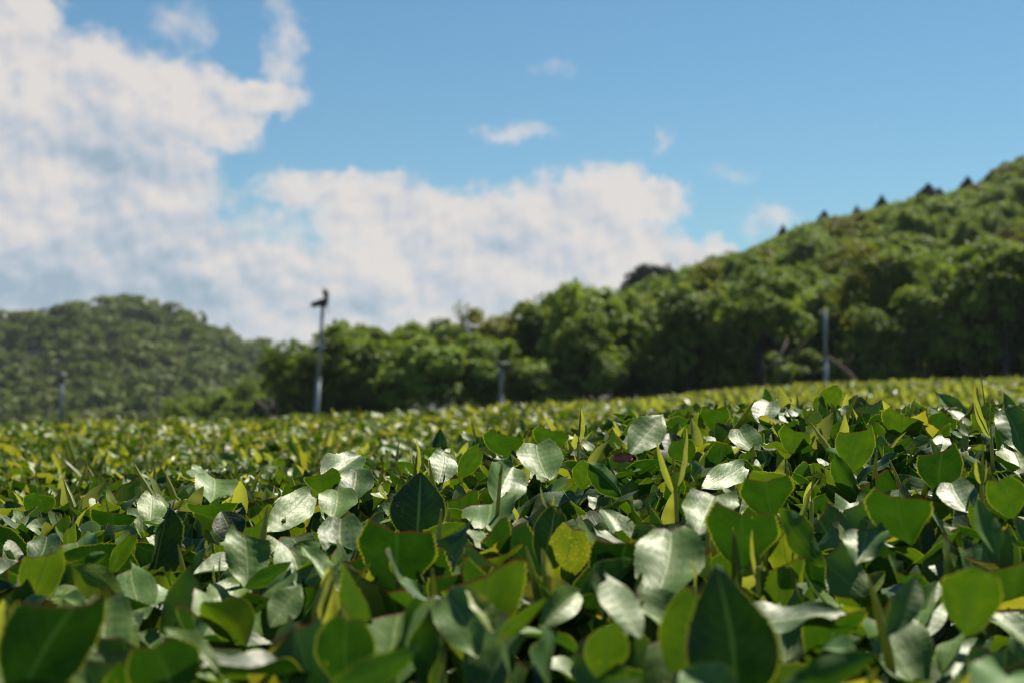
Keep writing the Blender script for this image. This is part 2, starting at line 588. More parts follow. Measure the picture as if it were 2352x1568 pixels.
def ground_height(x, y):
    x = np.asarray(x, float)
    y = np.asarray(y, float)
    field = table_height(x, np.clip(y, 0.1, 16.5)) - 0.88
    side = np.clip(-x / np.maximum(y, 1), -1, 1)
    t = x / np.maximum(y, 1.0)
    px = np.clip(1176 + FPX * t, 560, 3200)
    g = field
    # beyond the field the ground sinks, most of all to the left
    drop = np.interp(px, [0, 560, 900, 1400, 2352], [-12, -8, -3.2, -1.2, -0.6])
    w = sstep(18, 130, y)
    g = g * (1 - w) + drop * w
    left = sstep(700, 0, 1176 + FPX * t) * sstep(40, 260, y)
    g = g - 3.0 * left
    skyp = np.interp(px, SKYX, SKYY)
    ridge = 1 + (870 - skyp) / FPX * RIDGE_D - 5.2
    ridge = np.where(px < 1470, np.interp(px, [1150, 1470], [-2.5, ridge.min() if False else 6.5]), ridge)
    h = sstep(76, RIDGE_D, y)
    lin = np.clip((y - 76) / (RIDGE_D - 76), 0, 1)
    prof = 0.45 * h + 0.55 * lin
    back = sstep(RIDGE_D, RIDGE_D + 160, y)
    hill = (ridge - drop) * prof * (1 - 0.75 * back) * sstep(1100, 1480, 1176 + FPX * t)
    hill = hill * (1 - sstep(400, 900, y))
    return g + hill * (y > 60)


# ground sheet, finer near the camera
ys = np.concatenate([-np.geomspace(2500, 3, 14), np.linspace(-2, 18, 41), np.geomspace(19, 320, 46), np.geomspace(345, 6000, 16)])
ts = np.concatenate([np.linspace(-3.2, -0.5, 16), np.linspace(-0.45, 0.75, 49), np.linspace(0.8, 3.2, 16)])
Y, T = np.meshgrid(ys, ts, indexing='ij')
X = T * (np.abs(Y) + 12)
Z = ground_height(X, np.maximum(Y, 0.1)) - 0.02
ny, nx = Y.shape
idx = np.arange(ny * nx).reshape(ny, nx)
F = np.stack([idx[:-1, :-1], idx[:-1, 1:], idx[1:, 1:], idx[1:, :-1]], -1).reshape(-1, 4)
V = np.stack([X, Y, Z], -1).reshape(-1, 3)
link("ground", make_mesh("ground", V, F, M_GROUND), kind="structure")

# ------------------------------------------------------------------ distant hill on the left
HX = np.array([-900, -300, 0, 100, 190, 290, 330, 390, 440, 480, 540, 590, 650, 720, 800, 950, 1300])
HY = np.array([900, 820, 752, 724, 690, 688, 699, 708, 730, 758, 780, 800, 822, 850, 880, 920, 970])
HD = 470.0


def hill_height(x, y):
    px = 1176 + FPX * x / y
    top = 1 + (870 - np.interp(px, HX, HY)) / FPX * HD - 4.0
    base = -15.0
    f = sstep(270, HD, y) * 0.5 + 0.5 * np.clip((y - 270) / (HD - 270), 0, 1)
    back = sstep(HD, HD + 260, y)
    rough = 2.0 * np.sin(x * .045 + 1) * np.sin(y * .05) + 1.3 * np.sin(x * .11 + y * .07)
    return base + (top - base) * f * (1 - back) + rough * f * (1 - back)


hy = np.linspace(262, 740, 50)
hp = np.linspace(-900, 1300, 70)
Yh, Ph = np.meshgrid(hy, hp, indexing='ij')
Xh = (Ph - 1176) / FPX * Yh
Zh = hill_height(Xh, Yh) - 0.4
ih = np.arange(Yh.size).reshape(Yh.shape)
Fh = np.stack([ih[:-1, :-1], ih[:-1, 1:], ih[1:, 1:], ih[1:, :-1]], -1).reshape(-1, 4)
link("distant_hill", make_mesh("distant_hill", np.stack([Xh, Yh, Zh], -1).reshape(-1, 3), Fh, M_GROUND), kind="structure")


# ------------------------------------------------------------------ crowns
def cards(P, N, size, r, elong=1.5):
    """leaf-cluster faces: a pointed four-sided blade each"""
    n_ = len(P)
    N = norm(N)
    A = norm(np.cross(N, norm(r.normal(size=(n_, 3)))))
    B = np.cross(N, A)
    s = size[:, None]
    v = np.stack([P - A * s * elong * .5, P + B * s * .42 + N * s * .08, P + A * s * elong * .5, P - B * s * .42 + N * s * .08], 1)
    f = np.arange(n_ * 4).reshape(n_, 4)
    return v.reshape(-1, 3), f


def crown(seed, n_cards, card, flat=0.75, lobes=18, low=-0.25, spiky=0.0, loose=0.0):
    """unit crown, radius about 1, z from about -0.4 to 1"""
    r = np.random.default_rng(seed)
    d = norm(r.normal(size=(lobes, 3)))
    d[:, 2] = np.where(d[:, 2] < low, -d[:, 2], d[:, 2])
    dist = r.uniform(.50, .82 + loose, lobes)
    Cc = d * dist[:, None] * np.array([1, 1, flat + .15])
    Rr = r.uniform(.24, .46, lobes) * (1 - loose * .4)
    w = Rr ** 2 / (Rr ** 2).sum()
    li = r.choice(lobes, n_cards, p=w)
    u = norm(r.normal(size=(n_cards, 3)) + np.array([0, 0, .8]) + 0.5 * d[li])
    # smaller tufts on every lobe
    tuft = norm(r.normal(size=(lobes * 9, 3)) + np.array([0, 0, .75]))
    ti = li * 9 + r.integers(0, 9, n_cards)
    tl = tuft[ti]
    u2 = norm(u * .30 + tl * .70 + r.normal(size=(n_cards, 3)) * .20)
    tuft_r = r.uniform(.75, 1.35, lobes * 9)
    bulge = tuft_r[ti] * (1 + .9 * (np.einsum('ij,ij->i', norm(u2), tl) - .85))
    P = Cc[li] + u2 * (Rr[li] * bulge * r.uniform(.72, 1.06, n_cards))[:, None] * np.array([1, 1, flat * .72])
    P = P / np.array([np.percentile(np.hypot(P[:, 0], P[:, 1]), 97)] * 2 + [1.0])
    zl, zh = P[:, 2].min(), P[:, 2].max()
    P[:, 2] = -.4 + 1.4 * (P[:, 2] - zl) / (zh - zl)
    N = u2 * .6 + np.array([0, 0, .8]) + r.normal(size=(n_cards, 3)) * .5
    size = card * r.uniform(.6, 1.35, n_cards)
    v, f = cards(P, N, size, r)
    lobe_r = r.uniform(0, 1, lobes)
    tuft_c = r.uniform(0, 1, lobes * 9)
    a = np.repeat(np.clip(.35 * lobe_r[li] + .35 * tuft_c[ti] + .30 * r.uniform(0, 1, n_cards), 0, 1), 4)
    return v, f, a


def far_wood():
    Vs, Fs, As = [], [], []
    off = 0
    protos = [crown(500 + k, 190, .25, .7, 8) for k in range(5)]
    r = np.random.default_rng(5)
    for row, y in enumerate(np.linspace(285, 486, 27)):
        span = np.arange(-420, 1250, 9.2 * FPX / y * .62)
        for p in span:
            pp = p + r.uniform(-22, 22)
            yy = y + r.uniform(-5, 5)
            x = (pp - 1176) / FPX * yy
            z = float(hill_height(x, yy))
            v, f, a = protos[r.integers(5)]
            s = r.choice([3.2, 4.0, 5.0, 6.0]) * r.uniform(.85, 1.15)
            pat = .5 + .25 * math.sin(x * .031 + 2 * math.sin(yy * .05)) + .25 * math.sin(x * .08 - yy * .06 + 1)
            if r.uniform() < .12:
                continue
            ang = r.uniform(0, 6.28)
            c, sn = math.cos(ang), math.sin(ang)
            q = v * s
            q = np.stack([q[:, 0] * c - q[:, 1] * sn, q[:, 0] * sn + q[:, 1] * c, q[:, 2] * r.uniform(.8, 1.1)], 1)
            Vs.append(q + np.array([x, yy, z + s * .25]))
            Fs.append(f + off)
            off += len(v)
            As.append(np.clip(a * .3 + pat * .4 + r.uniform(-.1, .4), 0, 1))
    me = make_mesh("distant_woodland", np.concatenate(Vs), np.concatenate(Fs), M_FARWOOD, {'rnd': np.concatenate(As)}, smooth=False)
    link("distant_woodland", me, kind="stuff", label="hazy olive green woodland covering the round hill at the left", category="woodland")


far_wood()


def trunk_mesh(seed, h):
    """unit-height trunk with limbs reaching into the crown"""
    r = random.Random(seed)
    parts = []
    lean = (r.uniform(-.06, .06), r.uniform(-.06, .06))
    P = [(lean[0] * t * t, lean[1] * t * t, t * .78) for t in np.linspace(0, 1, 7)]
    parts.append(tube(P, np.linspace(.030, .010, 7), 7))
    for k in range(7):
        t = r.uniform(.3, .9)
        b = np.array([lean[0] * t * t, lean[1] * t * t, t * .78])
        a = r.uniform(0, 6.28)
        L = r.uniform(.2, .36)
        pts = [b + np.array([math.cos(a), math.sin(a), .0]) * L * s + np.array([0, 0, L * .7 * s ** 1.3]) for s in np.linspace(0, 1, 4)]
        parts.append(tube(pts, np.linspace(.013, .004, 4), 5))
    v, f = join(parts)
    return make_mesh("trunk", v, f, M_BARK)


CROWN = {}
for k in range(7):
    v, f, a = crown(40 + k, 7200, .080, .80 + .04 * (k % 3), 20 + k)
    CROWN[('broad', k)] = make_mesh("crown", v, f, M_TREE, {'rnd': a}, smooth=False)
for k in range(2):
    v, f, a = crown(70 + k, 6500, .075, .72, 22)
    CROWN[('yellow', k)] = make_mesh("crown", v, f, M_TREE_Y, {'rnd': a}, smooth=False)
for k in range(3):
    v, f, a = crown(80 + k, 2600, .085, .8, 15, loose=.5)
    CROWN[('loose', k)] = make_mesh("crown", v, f, M_TREE, {'rnd': a}, smooth=False)
for k in range(2):
    r = np.random.default_rng(90 + k)
    nn = 3200
    t = r.uniform(0, 1, nn) ** .7
    ang = r.uniform(0, 6.28, nn)
    rr = (1 - t) * .62 * (1 + .25 * np.sin(ang * 5 + t * 24)) * r.uniform(.55, 1, nn)
    rr = rr + .35 * np.sin(np.pi * t) * r.uniform(.5, 1, nn)
    P = np.stack([np.cos(ang) * rr * 1.3, np.sin(ang) * rr * 1.3, -.4 + 1.4 * t], 1)
    N = np.stack([np.cos(ang), np.sin(ang), np.full(nn, .8)], 1) + r.normal(size=(nn, 3)) * .5
    v, f = cards(P, N, .11 * r.uniform(.6, 1.3, nn), r)
    CROWN[('conifer', k)] = make_mesh("crown", v, f, M_CONIFER, {'rnd': np.repeat(r.uniform(0, 1, nn), 4)}, smooth=False)
v, f, a = crown(99, 5200, .085, .8, 20)
CROWN[('dark', 0)] = make_mesh("crown", v, f, M_CONIFER, {'rnd': a}, smooth=False)
TRUNK = [trunk_mesh(s, 1) for s in range(4)]


def tree(px, d, top_py, radius, kind, label, name="broadleaf_tree", group=None, height=None, squash=1.0):
    """a tree whose top shows at (px, top_py) from d metres"""
    x, y = (px - 1176) / FPX * d, d
    g = float(ground_height(x, y))
    top = 1 + (870 - top_py) / FPX * d
    h = max(top - g, 2.2) if height is None else height
    t = empty(name, (x, y, g - .1), label, "tree", group, rotz=random.uniform(0, 6.28))
    keys = [k for k in CROWN if k[0] == kind]
    cm = CROWN[random.choice(keys)]
    ch = min(h * .90, radius * 2.1) if kind != 'conifer' else min(h * .9, radius * 3)
    link("trunk", random.choice(TRUNK), t, Matrix.Diagonal((h, h, h * .95, 1)))
    sz = ch / 1.4
    cz = h + .1 - sz
    link("crown", cm, t, Matrix.Translation((0, 0, cz)) @ Matrix.Diagonal((radius, radius, sz, 1)))
    return t


# individually recognisable trees along the skyline (px, distance, top, crown radius, kind, label)
FRONT = [
    (628, 92, 792, 1.5, 'loose', "small thin tree at the left end of the wood, sky showing through its crown"),
    (692, 84, 776, 1.5, 'loose', "slender open-crowned tree just left of the tall fan pole"),
    (672, 98, 862, 2.0, 'broad', "low bushy tree filling the left end of the wood below the thin trees"),
    (742, 90, 826, 2.0, 'broad', "low round tree directly behind the tall fan pole"),
    (812, 84, 735, 1.8, 'loose', "ragged-topped tree just right of the tall fan pole"),
    (868, 90, 742, 2.1, 'broad', "dark tree with a pointed top, second to the right of the tall fan pole"),
    (935, 86, 738, 2.0, 'broad', "dark green tree with uneven top, midway between the two left fan poles"),
    (1012, 92, 732, 2.1, 'broad', "rounded tree nestled against the left flank of the yellowish tree"),
    (1098, 82, 694, 2.6, 'yellow', "yellowish green tree with a flat top above the middle pole"),
    (1195, 85, 682, 2.5, 'yellow', "olive green tree right of the yellowish flat-topped tree"),
    (1262, 82, 668, 2.3, 'broad', "bright green tree left of the highest peak of the middle trees"),
    (1340, 84, 640, 2.5, 'broad', "tallest tree of the middle group with a small peak on its crown"),
    (1420, 86, 664, 2.5, 'broad', "broad bright green tree right of the peaked tree"),
    (1512, 150, 612, 3.4, 'conifer_round', "dark rounded tree on the skyline where the hillside begins"),
]
for (px, d, top, r_, kind, lab) in FRONT:
    if kind == 'conifer_round':
        tree(px, d, top - 8, r_ + .4, 'dark', lab)
    else:
        tree(px, d, top, r_, kind, lab)
# pale low trees between the far hill and the wood
PALE = ["second leftmost of the pale low trees at the foot of the far hill", "third from the left of the pale low trees below the far hill",
        "pale low tree in the middle of the group at the foot of the far hill", "pale low tree, third from the right below the far hill",
        "highest pale low tree, touching the left end of the wood", "leftmost of the pale low trees at the foot of the far hill",
        "short pale tree in front of its taller pale neighbours below the far hill", "short pale tree in front of the wood's left tip"]
for i, (px, top) in enumerate([(430, 905), (482, 893), (530, 882), (575, 872), (610, 868), (400, 925), (555, 905), (620, 900)]):
    tree(px, 140 - i * 4, top, 2.6, 'broad', PALE[i], group="low trees at the foot of the far hill")
# understorey in front of the middle trees
ORD = ["first", "second", "third", "fourth", "fifth", "sixth", "seventh", "eighth", "ninth", "tenth", "eleventh", "twelfth", "thirteenth", "fourteenth",
       "fifteenth", "sixteenth", "seventeenth", "eighteenth", "nineteenth", "twentieth"]
for i, px in enumerate(range(700, 1500, 72)):
    tree(px + random.uniform(-24, 24), 78 + random.uniform(-3, 5), random.choice([750, 775, 800, 830, 860]) + random.uniform(-15, 15) - (40 if px > 1250 else 0), random.uniform(1.6, 3.4), 'broad',
         ORD[i] + " from the left of the low trees along the dark edge of the wood", group="low trees along the wood's edge")
for i, px in enumerate(range(1120, 1460, 52)):
    tree(px, 104 + random.uniform(-4, 4), random.uniform(760, 790), 2.8, 'broad', ORD[i] + " from the left of the trees glimpsed behind the middle trees", group="trees behind the middle trees")
# scrub closing the foot of the hillside wood
for i, px in enumerate(range(1430, 2480, 62)):
    tree(px + random.uniform(-18, 18), 80 + random.uniform(-1, 1.5), random.uniform(790, 840), random.uniform(1.6, 2.1), 'broad',
         ORD[i] + " from the left of the shaded shrubs at the foot of the right-hand wood", name="shrub", group="shrubs at the foot of the wood")
# tall trees whose shaded sides darken the right edge
for px, top, r_, lab in [(2120, 655, 2.4, "tall dark tree right of the slanting bare branch"), (2215, 610, 2.7, "tall shaded tree near the right edge, its crown mostly in shadow"),
                         (2310, 560, 3.0, "tallest shaded tree at the right edge of the wood"), (2425, 540, 3.0, "dark tree standing just past the right edge"), (2010, 700, 2.1, "middle-sized dark tree directly behind the slanting bare branch")]:
    tree(px, 74, top, r_, 'broad', lab)
# the wooded hillside
n_hill = 0
n_front = 0
for d in np.arange(78, 186, 4.4):
    lo = 1440 if d > 100 else 1400
    step = 4.3 * FPX / d
    for p in np.arange(lo, 2560, step):
        px = p + random.uniform(-.4, .4) * step
        if px < 1470 and d > 92:
            continue
        dd = d + random.uniform(-1.6, 1.6)
        x = (px - 1176) / FPX * dd
        g = float(ground_height(x, dd))
        h = random.uniform(4.2, 7.4) + (1.6 if d < 86 else 0)
        top = 870 - (g + h - 1) / dd * FPX
        lim = float(np.interp(px, SKYX, SKYY)) + 6
        if top < lim:
            h -= (lim - top) / FPX * dd
        if h < 3:
            continue
        front = d < 80
        kind = 'yellow' if random.random() < .14 else 'broad'
        tree(px, dd, 0, random.choice([1.9, 2.5, 3.1, 3.8]) * random.uniform(.9, 1.1), kind,
             ORD[min(n_front, 19)] + " from the left of the tall trees fronting the right-hand hillside" if front else
             "leafy green tree in the dense canopy covering the right-hand hillside",
             group="front trees of the hillside wood" if front else "trees on the hillside", height=h)
        n_hill += 1
        n_front += front
print("hill trees", n_hill)
CONI = {p_: ORD[k_] for k_, p_ in enumerate(sorted([1800, 2028, 2135, 2160, 2226, 2285, 1970, 2312, 1895]))}
for px, top, s in [(1800, 524, 1.1), (2028, 455, 1.3), (2135, 428, 2.0), (2160, 438, 1.6), (2226, 412, 1.5), (2285, 395, 1.9), (1970, 478, .9), (2312, 378, 2.2), (1895, 490, 1.4)]:
    tree(px, RIDGE_D + 2, top - 4, s * 1.7, 'conifer', CONI[px] + " from the left of the dark conifers on the hillside skyline", name="conifer_tree", group="dark conifers on the ridge")
for px, top, s in [(2345, 352, 3.2), (2420, 330, 3.4)]:
    tree(px, RIDGE_D - 6, top, s, 'yellow', "olive tree crowning the ridge " + ("at the right edge" if px < 2400 else "just past the right edge"), group="olive trees at the ridge top")


# ------------------------------------------------------------------ frost fans and poles
def v_tube(a, b, r0, r1, seg=14, n_=2):
    P = [np.asarray(a, float) * (1 - t) + np.asarray(b, float) * t for t in np.linspace(0, 1, n_)]
    return tube(P, np.linspace(r0, r1, n_), seg)


def smooth_off(me):
    me.polygons.foreach_set('use_smooth', np.zeros(len(me.polygons), bool))
    return me


def box(c, s):
    c = np.asarray(c, float)
    s = np.asarray(s, float) / 2
    v = [c + s * np.array([i, j, k]) for i in (-1, 1) for j in (-1, 1) for k in (-1, 1)]
    f = [(0, 1, 3, 2), (4, 6, 7, 5), (0, 4, 5, 1), (2, 3, 7, 6), (0, 2, 6, 4), (1, 5, 7, 3)]
    return v, f


def blade_geo(ang, L, axis_tilt):
    """a twisted propeller blade in the local YZ plane"""
    vs, fs = [], []
    ns = 8
    for i in range(ns + 1):
        s = i / ns
        rr = .05 + s * L
        w = .045 + .075 * math.sin(min(1, s * 1.15) * math.pi * .75)
        tw = rad(38) * (1 - .55 * s)
        for side in (-1, 1):
            for th in (-.006, .006):
                off = side * w
                vs.append(np.array([off * math.sin(tw) + th * math.cos(tw), off * math.cos(tw) - th * math.sin(tw), rr]))
    for i in range(ns):
        a = i * 4
        b = a + 4
        fs += [(a, a + 1, b + 1, b), (a + 1, a + 3, b + 3, b + 1), (a + 3, a + 2, b + 2, b + 3), (a + 2, a, b, b + 2)]
    fs += [(0, 2, 3, 1), (ns * 4, ns * 4 + 1, ns * 4 + 3, ns * 4 + 2)]
    c, s_ = math.cos(ang), math.sin(ang)
    vs = [np.array([v[0], v[1] * c - v[2] * s_, v[1] * s_ + v[2] * c]) for v in vs]
    return vs, fs


def fan_pole(bot, topp, d, dia, label, head, yaw=0.0):
    B = pt(bot[0], bot[1], d)
    T = pt(topp[0], topp[1], d)
    ax_ = norm(T - B)
    g = float(ground_height(B[0], d)) - .2
    k = (B[2] - g) / ax_[2]
    base = B - ax_ * k
    T = T - base
    t = empty("frost_fan" if head else "metal_pole", base, label, "frost fan" if head else "pole")
    L = float(np.linalg.norm(T))
    dirv = T / L
    split = .52
    v, f = v_tube((0, 0, 0), dirv * L * split, dia * .60, dia * .58)
    link("lower_pole", make_mesh("lower_pole", v, f, M_GALV), t)
    v, f = v_tube(dirv * L * split, dirv * L, dia * .46, dia * .42)
    link("upper_pole", make_mesh("upper_pole", v, f, M_GALV), t)
    v, f = v_tube(dirv * (L * split - .05), dirv * (L * split + .05), dia * .68, dia * .68)
    link("collar", make_mesh("collar", v, f, M_GALV), t)
    if head == 'propeller':
        rot = Matrix.Translation(tuple(T)) @ Matrix.Rotation(yaw, 4, 'Z') @ Matrix.Rotation(rad(-14), 4, 'Y')
        v, f = join([v_tube((-.38, 0, .05), (-.05, 0, .05), .08, .11, 12, 3), v_tube((-.05, 0, .05), (.10, 0, .05), .12, .10, 12)])
        mo = link("motor", make_mesh("motor", v, f, M_FAN), t, rot)
        v, f = box((0, 0, -.06), (.16, .12, .12))
        link("bracket", smooth_off(make_mesh("bracket", v, f, M_FAN)), t, rot)
        hb = link("propeller", make_mesh("propeller", *v_tube((.10, 0, .05), (.22, 0, .05), .07, .035, 12), M_FAN), t, rot)
        for a in (rad(-8), rad(172)):
            v, f = blade_geo(a, .36, 0)
            v = [q + np.array([.15, 0, .05]) for q in v]
            link("blade", make_mesh("blade", v, f, M_FAN), hb)
    elif head == 'round':
        v, f = v_tube((0, -.06, .07), (0, .10, .07), .115, .10, 18)
        link("fan_housing", make_mesh("fan_housing", [q + T for q in v], f, M_PALE), t)
        v, f = join([v_tube((0, 0, -.22), (0, 0, -.02), .075, .06, 10), box((0, .02, -.10), (.17, .13, .14))])
        link("motor", smooth_off(make_mesh("motor", [q + T for q in v], f, M_FAN)), t)
    elif head == 'flat':
        v, f = v_tube((-.22, 0, .04), (.20, .05, .04), .06, .075, 12)
        link("motor", make_mesh("motor", [q + T for q in v], f, M_PALEGREEN), t)
        v, f = box((.02, 0, -.04), (.16, .12, .10))
        link("bracket", smooth_off(make_mesh("bracket", [q + T for q in v], f, M_FAN)), t)
        hb = link("propeller", make_mesh("propeller", [q + T for q in v_tube((.20, .05, .04), (.28, .06, .04), .05, .02, 10)[0]], v_tube((.20, .05, .04), (.28, .06, .04), .05, .02, 10)[1], M_PALEGREEN), t)
        for a in (rad(75), rad(255)):
            v, f = blade_geo(a, .16, 0)
            link("blade", make_mesh("blade", [q + T + np.array([.24, .05, .04]) for q in v], f, M_PALEGREEN), hb)
    return t


fan_pole((726, 950), (742, 698), 44, .135, "tall grey pole with a dark propeller fan on top, standing against the sky", 'propeller', yaw=rad(-18))
fan_pole((137, 985), (142, 866), 46, .15, "short grey pole with round pale fan head before the far left hill", 'round')
fan_pole((1150, 950), (1152, 838), 50, .15, "short dim grey fan pole with flat head before the dark middle trees", 'flat')
fan_pole((1897, 890), (1895, 712), 46, .12, "bare slim grey pole without a fan, beside the slanting brown branch at the right", None)

# slanting bare branch beside the right-hand pole
bp_ = [pt(x_, y_, 50) for x_, y_ in [(1902, 818), (1922, 832), (1940, 848), (1955, 862), (1968, 880), (1978, 905), (1984, 935)]]
b0 = np.array(bp_[-1])
parts_ = [tube([q - b0 for q in bp_], [.03, .045, .06, .075, .075, .08, .085], 8),
          tube([bp_[2] - b0, bp_[2] - b0 + np.array([.22, .05, .26]), bp_[2] - b0 + np.array([.34, .1, .55])], [.03, .02, .008], 6)]
v, f = join(parts_)
o = link("bare_branch", make_mesh("bare_branch", v, f, M_RUST), label="bare reddish brown branch slanting down beside the slim pole at the right", category="branch")
o.location = tuple(b0)

# ------------------------------------------------------------------ tea leaves
HALFW = 0.21


def leaf_geo(seed, nv, nu, cut=None, teeth=True):
    """one tea leaf: base at the origin, along +Y, length 1, upper face +Z"""
    r = np.random.default_rng(seed)
    fold = math.tan(rad(r.uniform(8, 34)))
    curl = r.uniform(-.35, .75)
    wob, ph1, ph2 = r.uniform(.01, .045), r.uniform(0, 6.28), r.uniform(0, 6.28)
    quilt = r.uniform(.002, .0055)
    kv = r.uniform(-.03, .03)
    if cut is not None:
        fold = math.tan(rad(r.uniform(5, 20)))
        curl = r.uniform(-.12, .35)
    twist = r.uniform(-.35, .35)
    p_ = r.uniform(.78, 1.0)
    side = r.uniform(-.05, .05)
    s = np.linspace(0, 1, nv + 1)
    us = np.linspace(-1, 1, nu + 1)
    if nu >= 6:
        us = np.sign(us) * np.abs(us) ** .85
    S, U = np.meshgrid(s, us, indexing='ij')
    if cut is not None:
        slope = r.uniform(-.16, .16)
        vc = cut + slope * U + kv * (np.abs(U) - .5) + .010 * np.sin(U * 5 + ph1) + r.uniform(-.012, .012, U.shape[1])[None, :]
        Vv = S * vc
        cutd = (1 - S) * vc
    else:
        Vv = S
        cutd = np.ones_like(S)
    w = HALFW * np.sin(np.pi * np.clip(Vv, 0, 1) ** p_) ** np.where(Vv > .5, 1.0, .9) * (1.03 + .04 * Vv)
    w = w * np.where(Vv > .9, 1 - .55 * ((Vv - .9) / .1) ** 1.2 * 0.4, 1) + .010
    if cut is None:
        w = w * np.where(S >= .999, .15, 1)
    if teeth:
        tp = (Vv * 27) % 1.0
        saw = (tp - .5) * .085
        w = w * (1 + np.where(np.abs(U) > .98, saw, 0))
    x = U * w
    y = Vv.copy()
    z = np.abs(x) * fold
    a = np.abs(U)
    z = z + wob * np.sin(Vv * 13 + np.where(U > 0, ph1, ph2)) * a ** 2
    if nv >= 10:
        vs_ = Vv * 9 - 2.4 * a ** 1.3
        z = z + quilt * np.abs(np.sin(math.pi * vs_)) ** 1.3 * np.clip(a * 3.2, 0, 1) * (1 - a ** 3) * np.clip(Vv * 5, 0, 1)
    x = x + side * np.sin(Vv * math.pi)
    # bend along the length, then twist
    th = curl * y
    k = curl if abs(curl) > 1e-3 else 1e-3
    yy = np.sin(k * y) / k - z * np.sin(th) * -1
    zz = -(1 - np.cos(k * y)) / k + z * np.cos(th)
    tw = twist * Vv
    x2 = x * np.cos(tw) - (zz) * np.sin(tw) * .5
    z2 = zz + x * np.sin(tw)
    V_ = np.stack([x2, yy, z2], -1).reshape(-1, 3)
    idx = np.arange(V_.shape[0]).reshape(nv + 1, nu + 1)
    F_ = np.stack([idx[:-1, :-1], idx[:-1, 1:], idx[1:, 1:], idx[1:, :-1]], -1).reshape(-1, 4)
    LP = np.stack([U, Vv, cutd], -1).reshape(-1, 3)
    return V_, F_, LP


WHOLE = list(range(10))
CUTS = {}
VAR = [(100 + i, None) for i in range(10)]
for i in range(16):
    c_ = .46 + .47 * i / 15
    VAR.append((200 + i, c_))
VARCUT = np.array([1.0 if c is None else c for _, c in VAR])
LOD = {'hi': (54, 6, True), 'mid': (13, 4, False), 'lo': (5, 2, False), 'xlo': (3, 2, False)}
_cache = {}


def var_geo(i, lod):
    if (i, lod) not in _cache:
        nv, nu, te = LOD[lod]
        _cache[(i, lod)] = leaf_geo(VAR[i][0], nv, nu, VAR[i][1], te)
    return _cache[(i, lod)]


_mesh_cache = {}


def var_mesh(i, lod='hi'):
    if (i, lod) not in _mesh_cache:
        v, f, lp = var_geo(i, lod)
        _mesh_cache[(i, lod)] = make_mesh("leaf", v, f, M_LEAF, {'lp': lp})
    return _mesh_cache[(i, lod)]


class Leaves:
    """a batch: frames (n,3,3) whose columns are the scaled local axes, base points, variant, tone"""

    def __init__(self, P, Fm, var, tone, spots=None):
        self.P, self.F, self.var, self.tone = P, Fm, var, tone
        self.spots = np.zeros(len(P)) if spots is None else spots

    def take(self, i):
        return Leaves(self.P[i], self.F[i], self.var[i], self.tone[i], self.spots[i])


def frames(axis, normal):
    Yx = norm(axis)
    Xx = norm(np.cross(Yx, normal))
    Zx = np.cross(Xx, Yx)
    return Xx, Yx, Zx


def grow(x, y, r, Lmean=.060, deep=False, scale_w=1.0, incm=44, tsd=.16):
    """leaves whose bases sit a little below the clipped surface at (x, y)"""
    n_ = len(x)
    L = np.clip(r.normal(Lmean, .011 * Lmean / .06, n_), Lmean * .45, Lmean * 1.5)
    az_ = r.uniform(0, 2 * math.pi, n_)
    inc = np.clip(r.normal(rad(incm), rad(23), n_), rad(-12), rad(86))
    ax3 = np.stack([np.cos(az_) * np.cos(inc), np.sin(az_) * np.cos(inc), np.sin(inc)], 1)
    depth = r.uniform(.008, .052, n_) if not deep else r.uniform(.06, .32, n_)
    cxy = np.stack([x, y], 1) - ax3[:, :2] * L[:, None] * .35
    H = table_height(cxy[:, 0], cxy[:, 1])
    zb = H - depth * Lmean / .06 if not deep else H - depth
    clip_z = H + r.normal(0.000, .004, n_) * Lmean / .06
    rise = ax3[:, 2] * L
    c = np.where(rise > 1e-4, (clip_z - zb) / np.maximum(rise, 1e-4), 2.0)
    lowc = c < .46
    zb = np.where(lowc, clip_z - .5 * rise, zb)
    c = np.where(lowc, .5, c)
    is_cut = (c < .96)
    escape = r.uniform(0, 1, n_) < .03
    is_cut &= ~escape
    var = np.where(is_cut, 10 + np.clip(np.round((c - .46) / .47 * 15), 0, 15), r.integers(0, 10, n_)).astype(int)
    up = np.tile([0, 0, 1.0], (n_, 1))
    nrm = up + r.normal(size=(n_, 3)) * .42
    Xx, Yx, Zx = frames(ax3, nrm)
    wsc = r.uniform(.74, 1.10, n_) * scale_w
    Fm = np.stack([Xx * (L * wsc)[:, None], Yx * L[:, None], Zx * (L * r.uniform(.7, 1.2, n_))[:, None]], -1)
    tone = np.clip(r.normal(.40, tsd, n_) + (r.uniform(0, 1, n_) < .07) * r.uniform(.3, .6, n_), 0, 1)
    if deep:                         # old inner leaves are darker; tone also lowered to paint shade into the gaps
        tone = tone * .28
    return Leaves(np.stack([cxy[:, 0], cxy[:, 1], zb], 1), Fm, var, tone)


def concat(*bs):
    return Leaves(np.concatenate([b.P for b in bs]), np.concatenate([b.F for b in bs]), np.concatenate([b.var for b in bs]),
                  np.concatenate([b.tone for b in bs]), np.concatenate([b.spots for b in bs]))


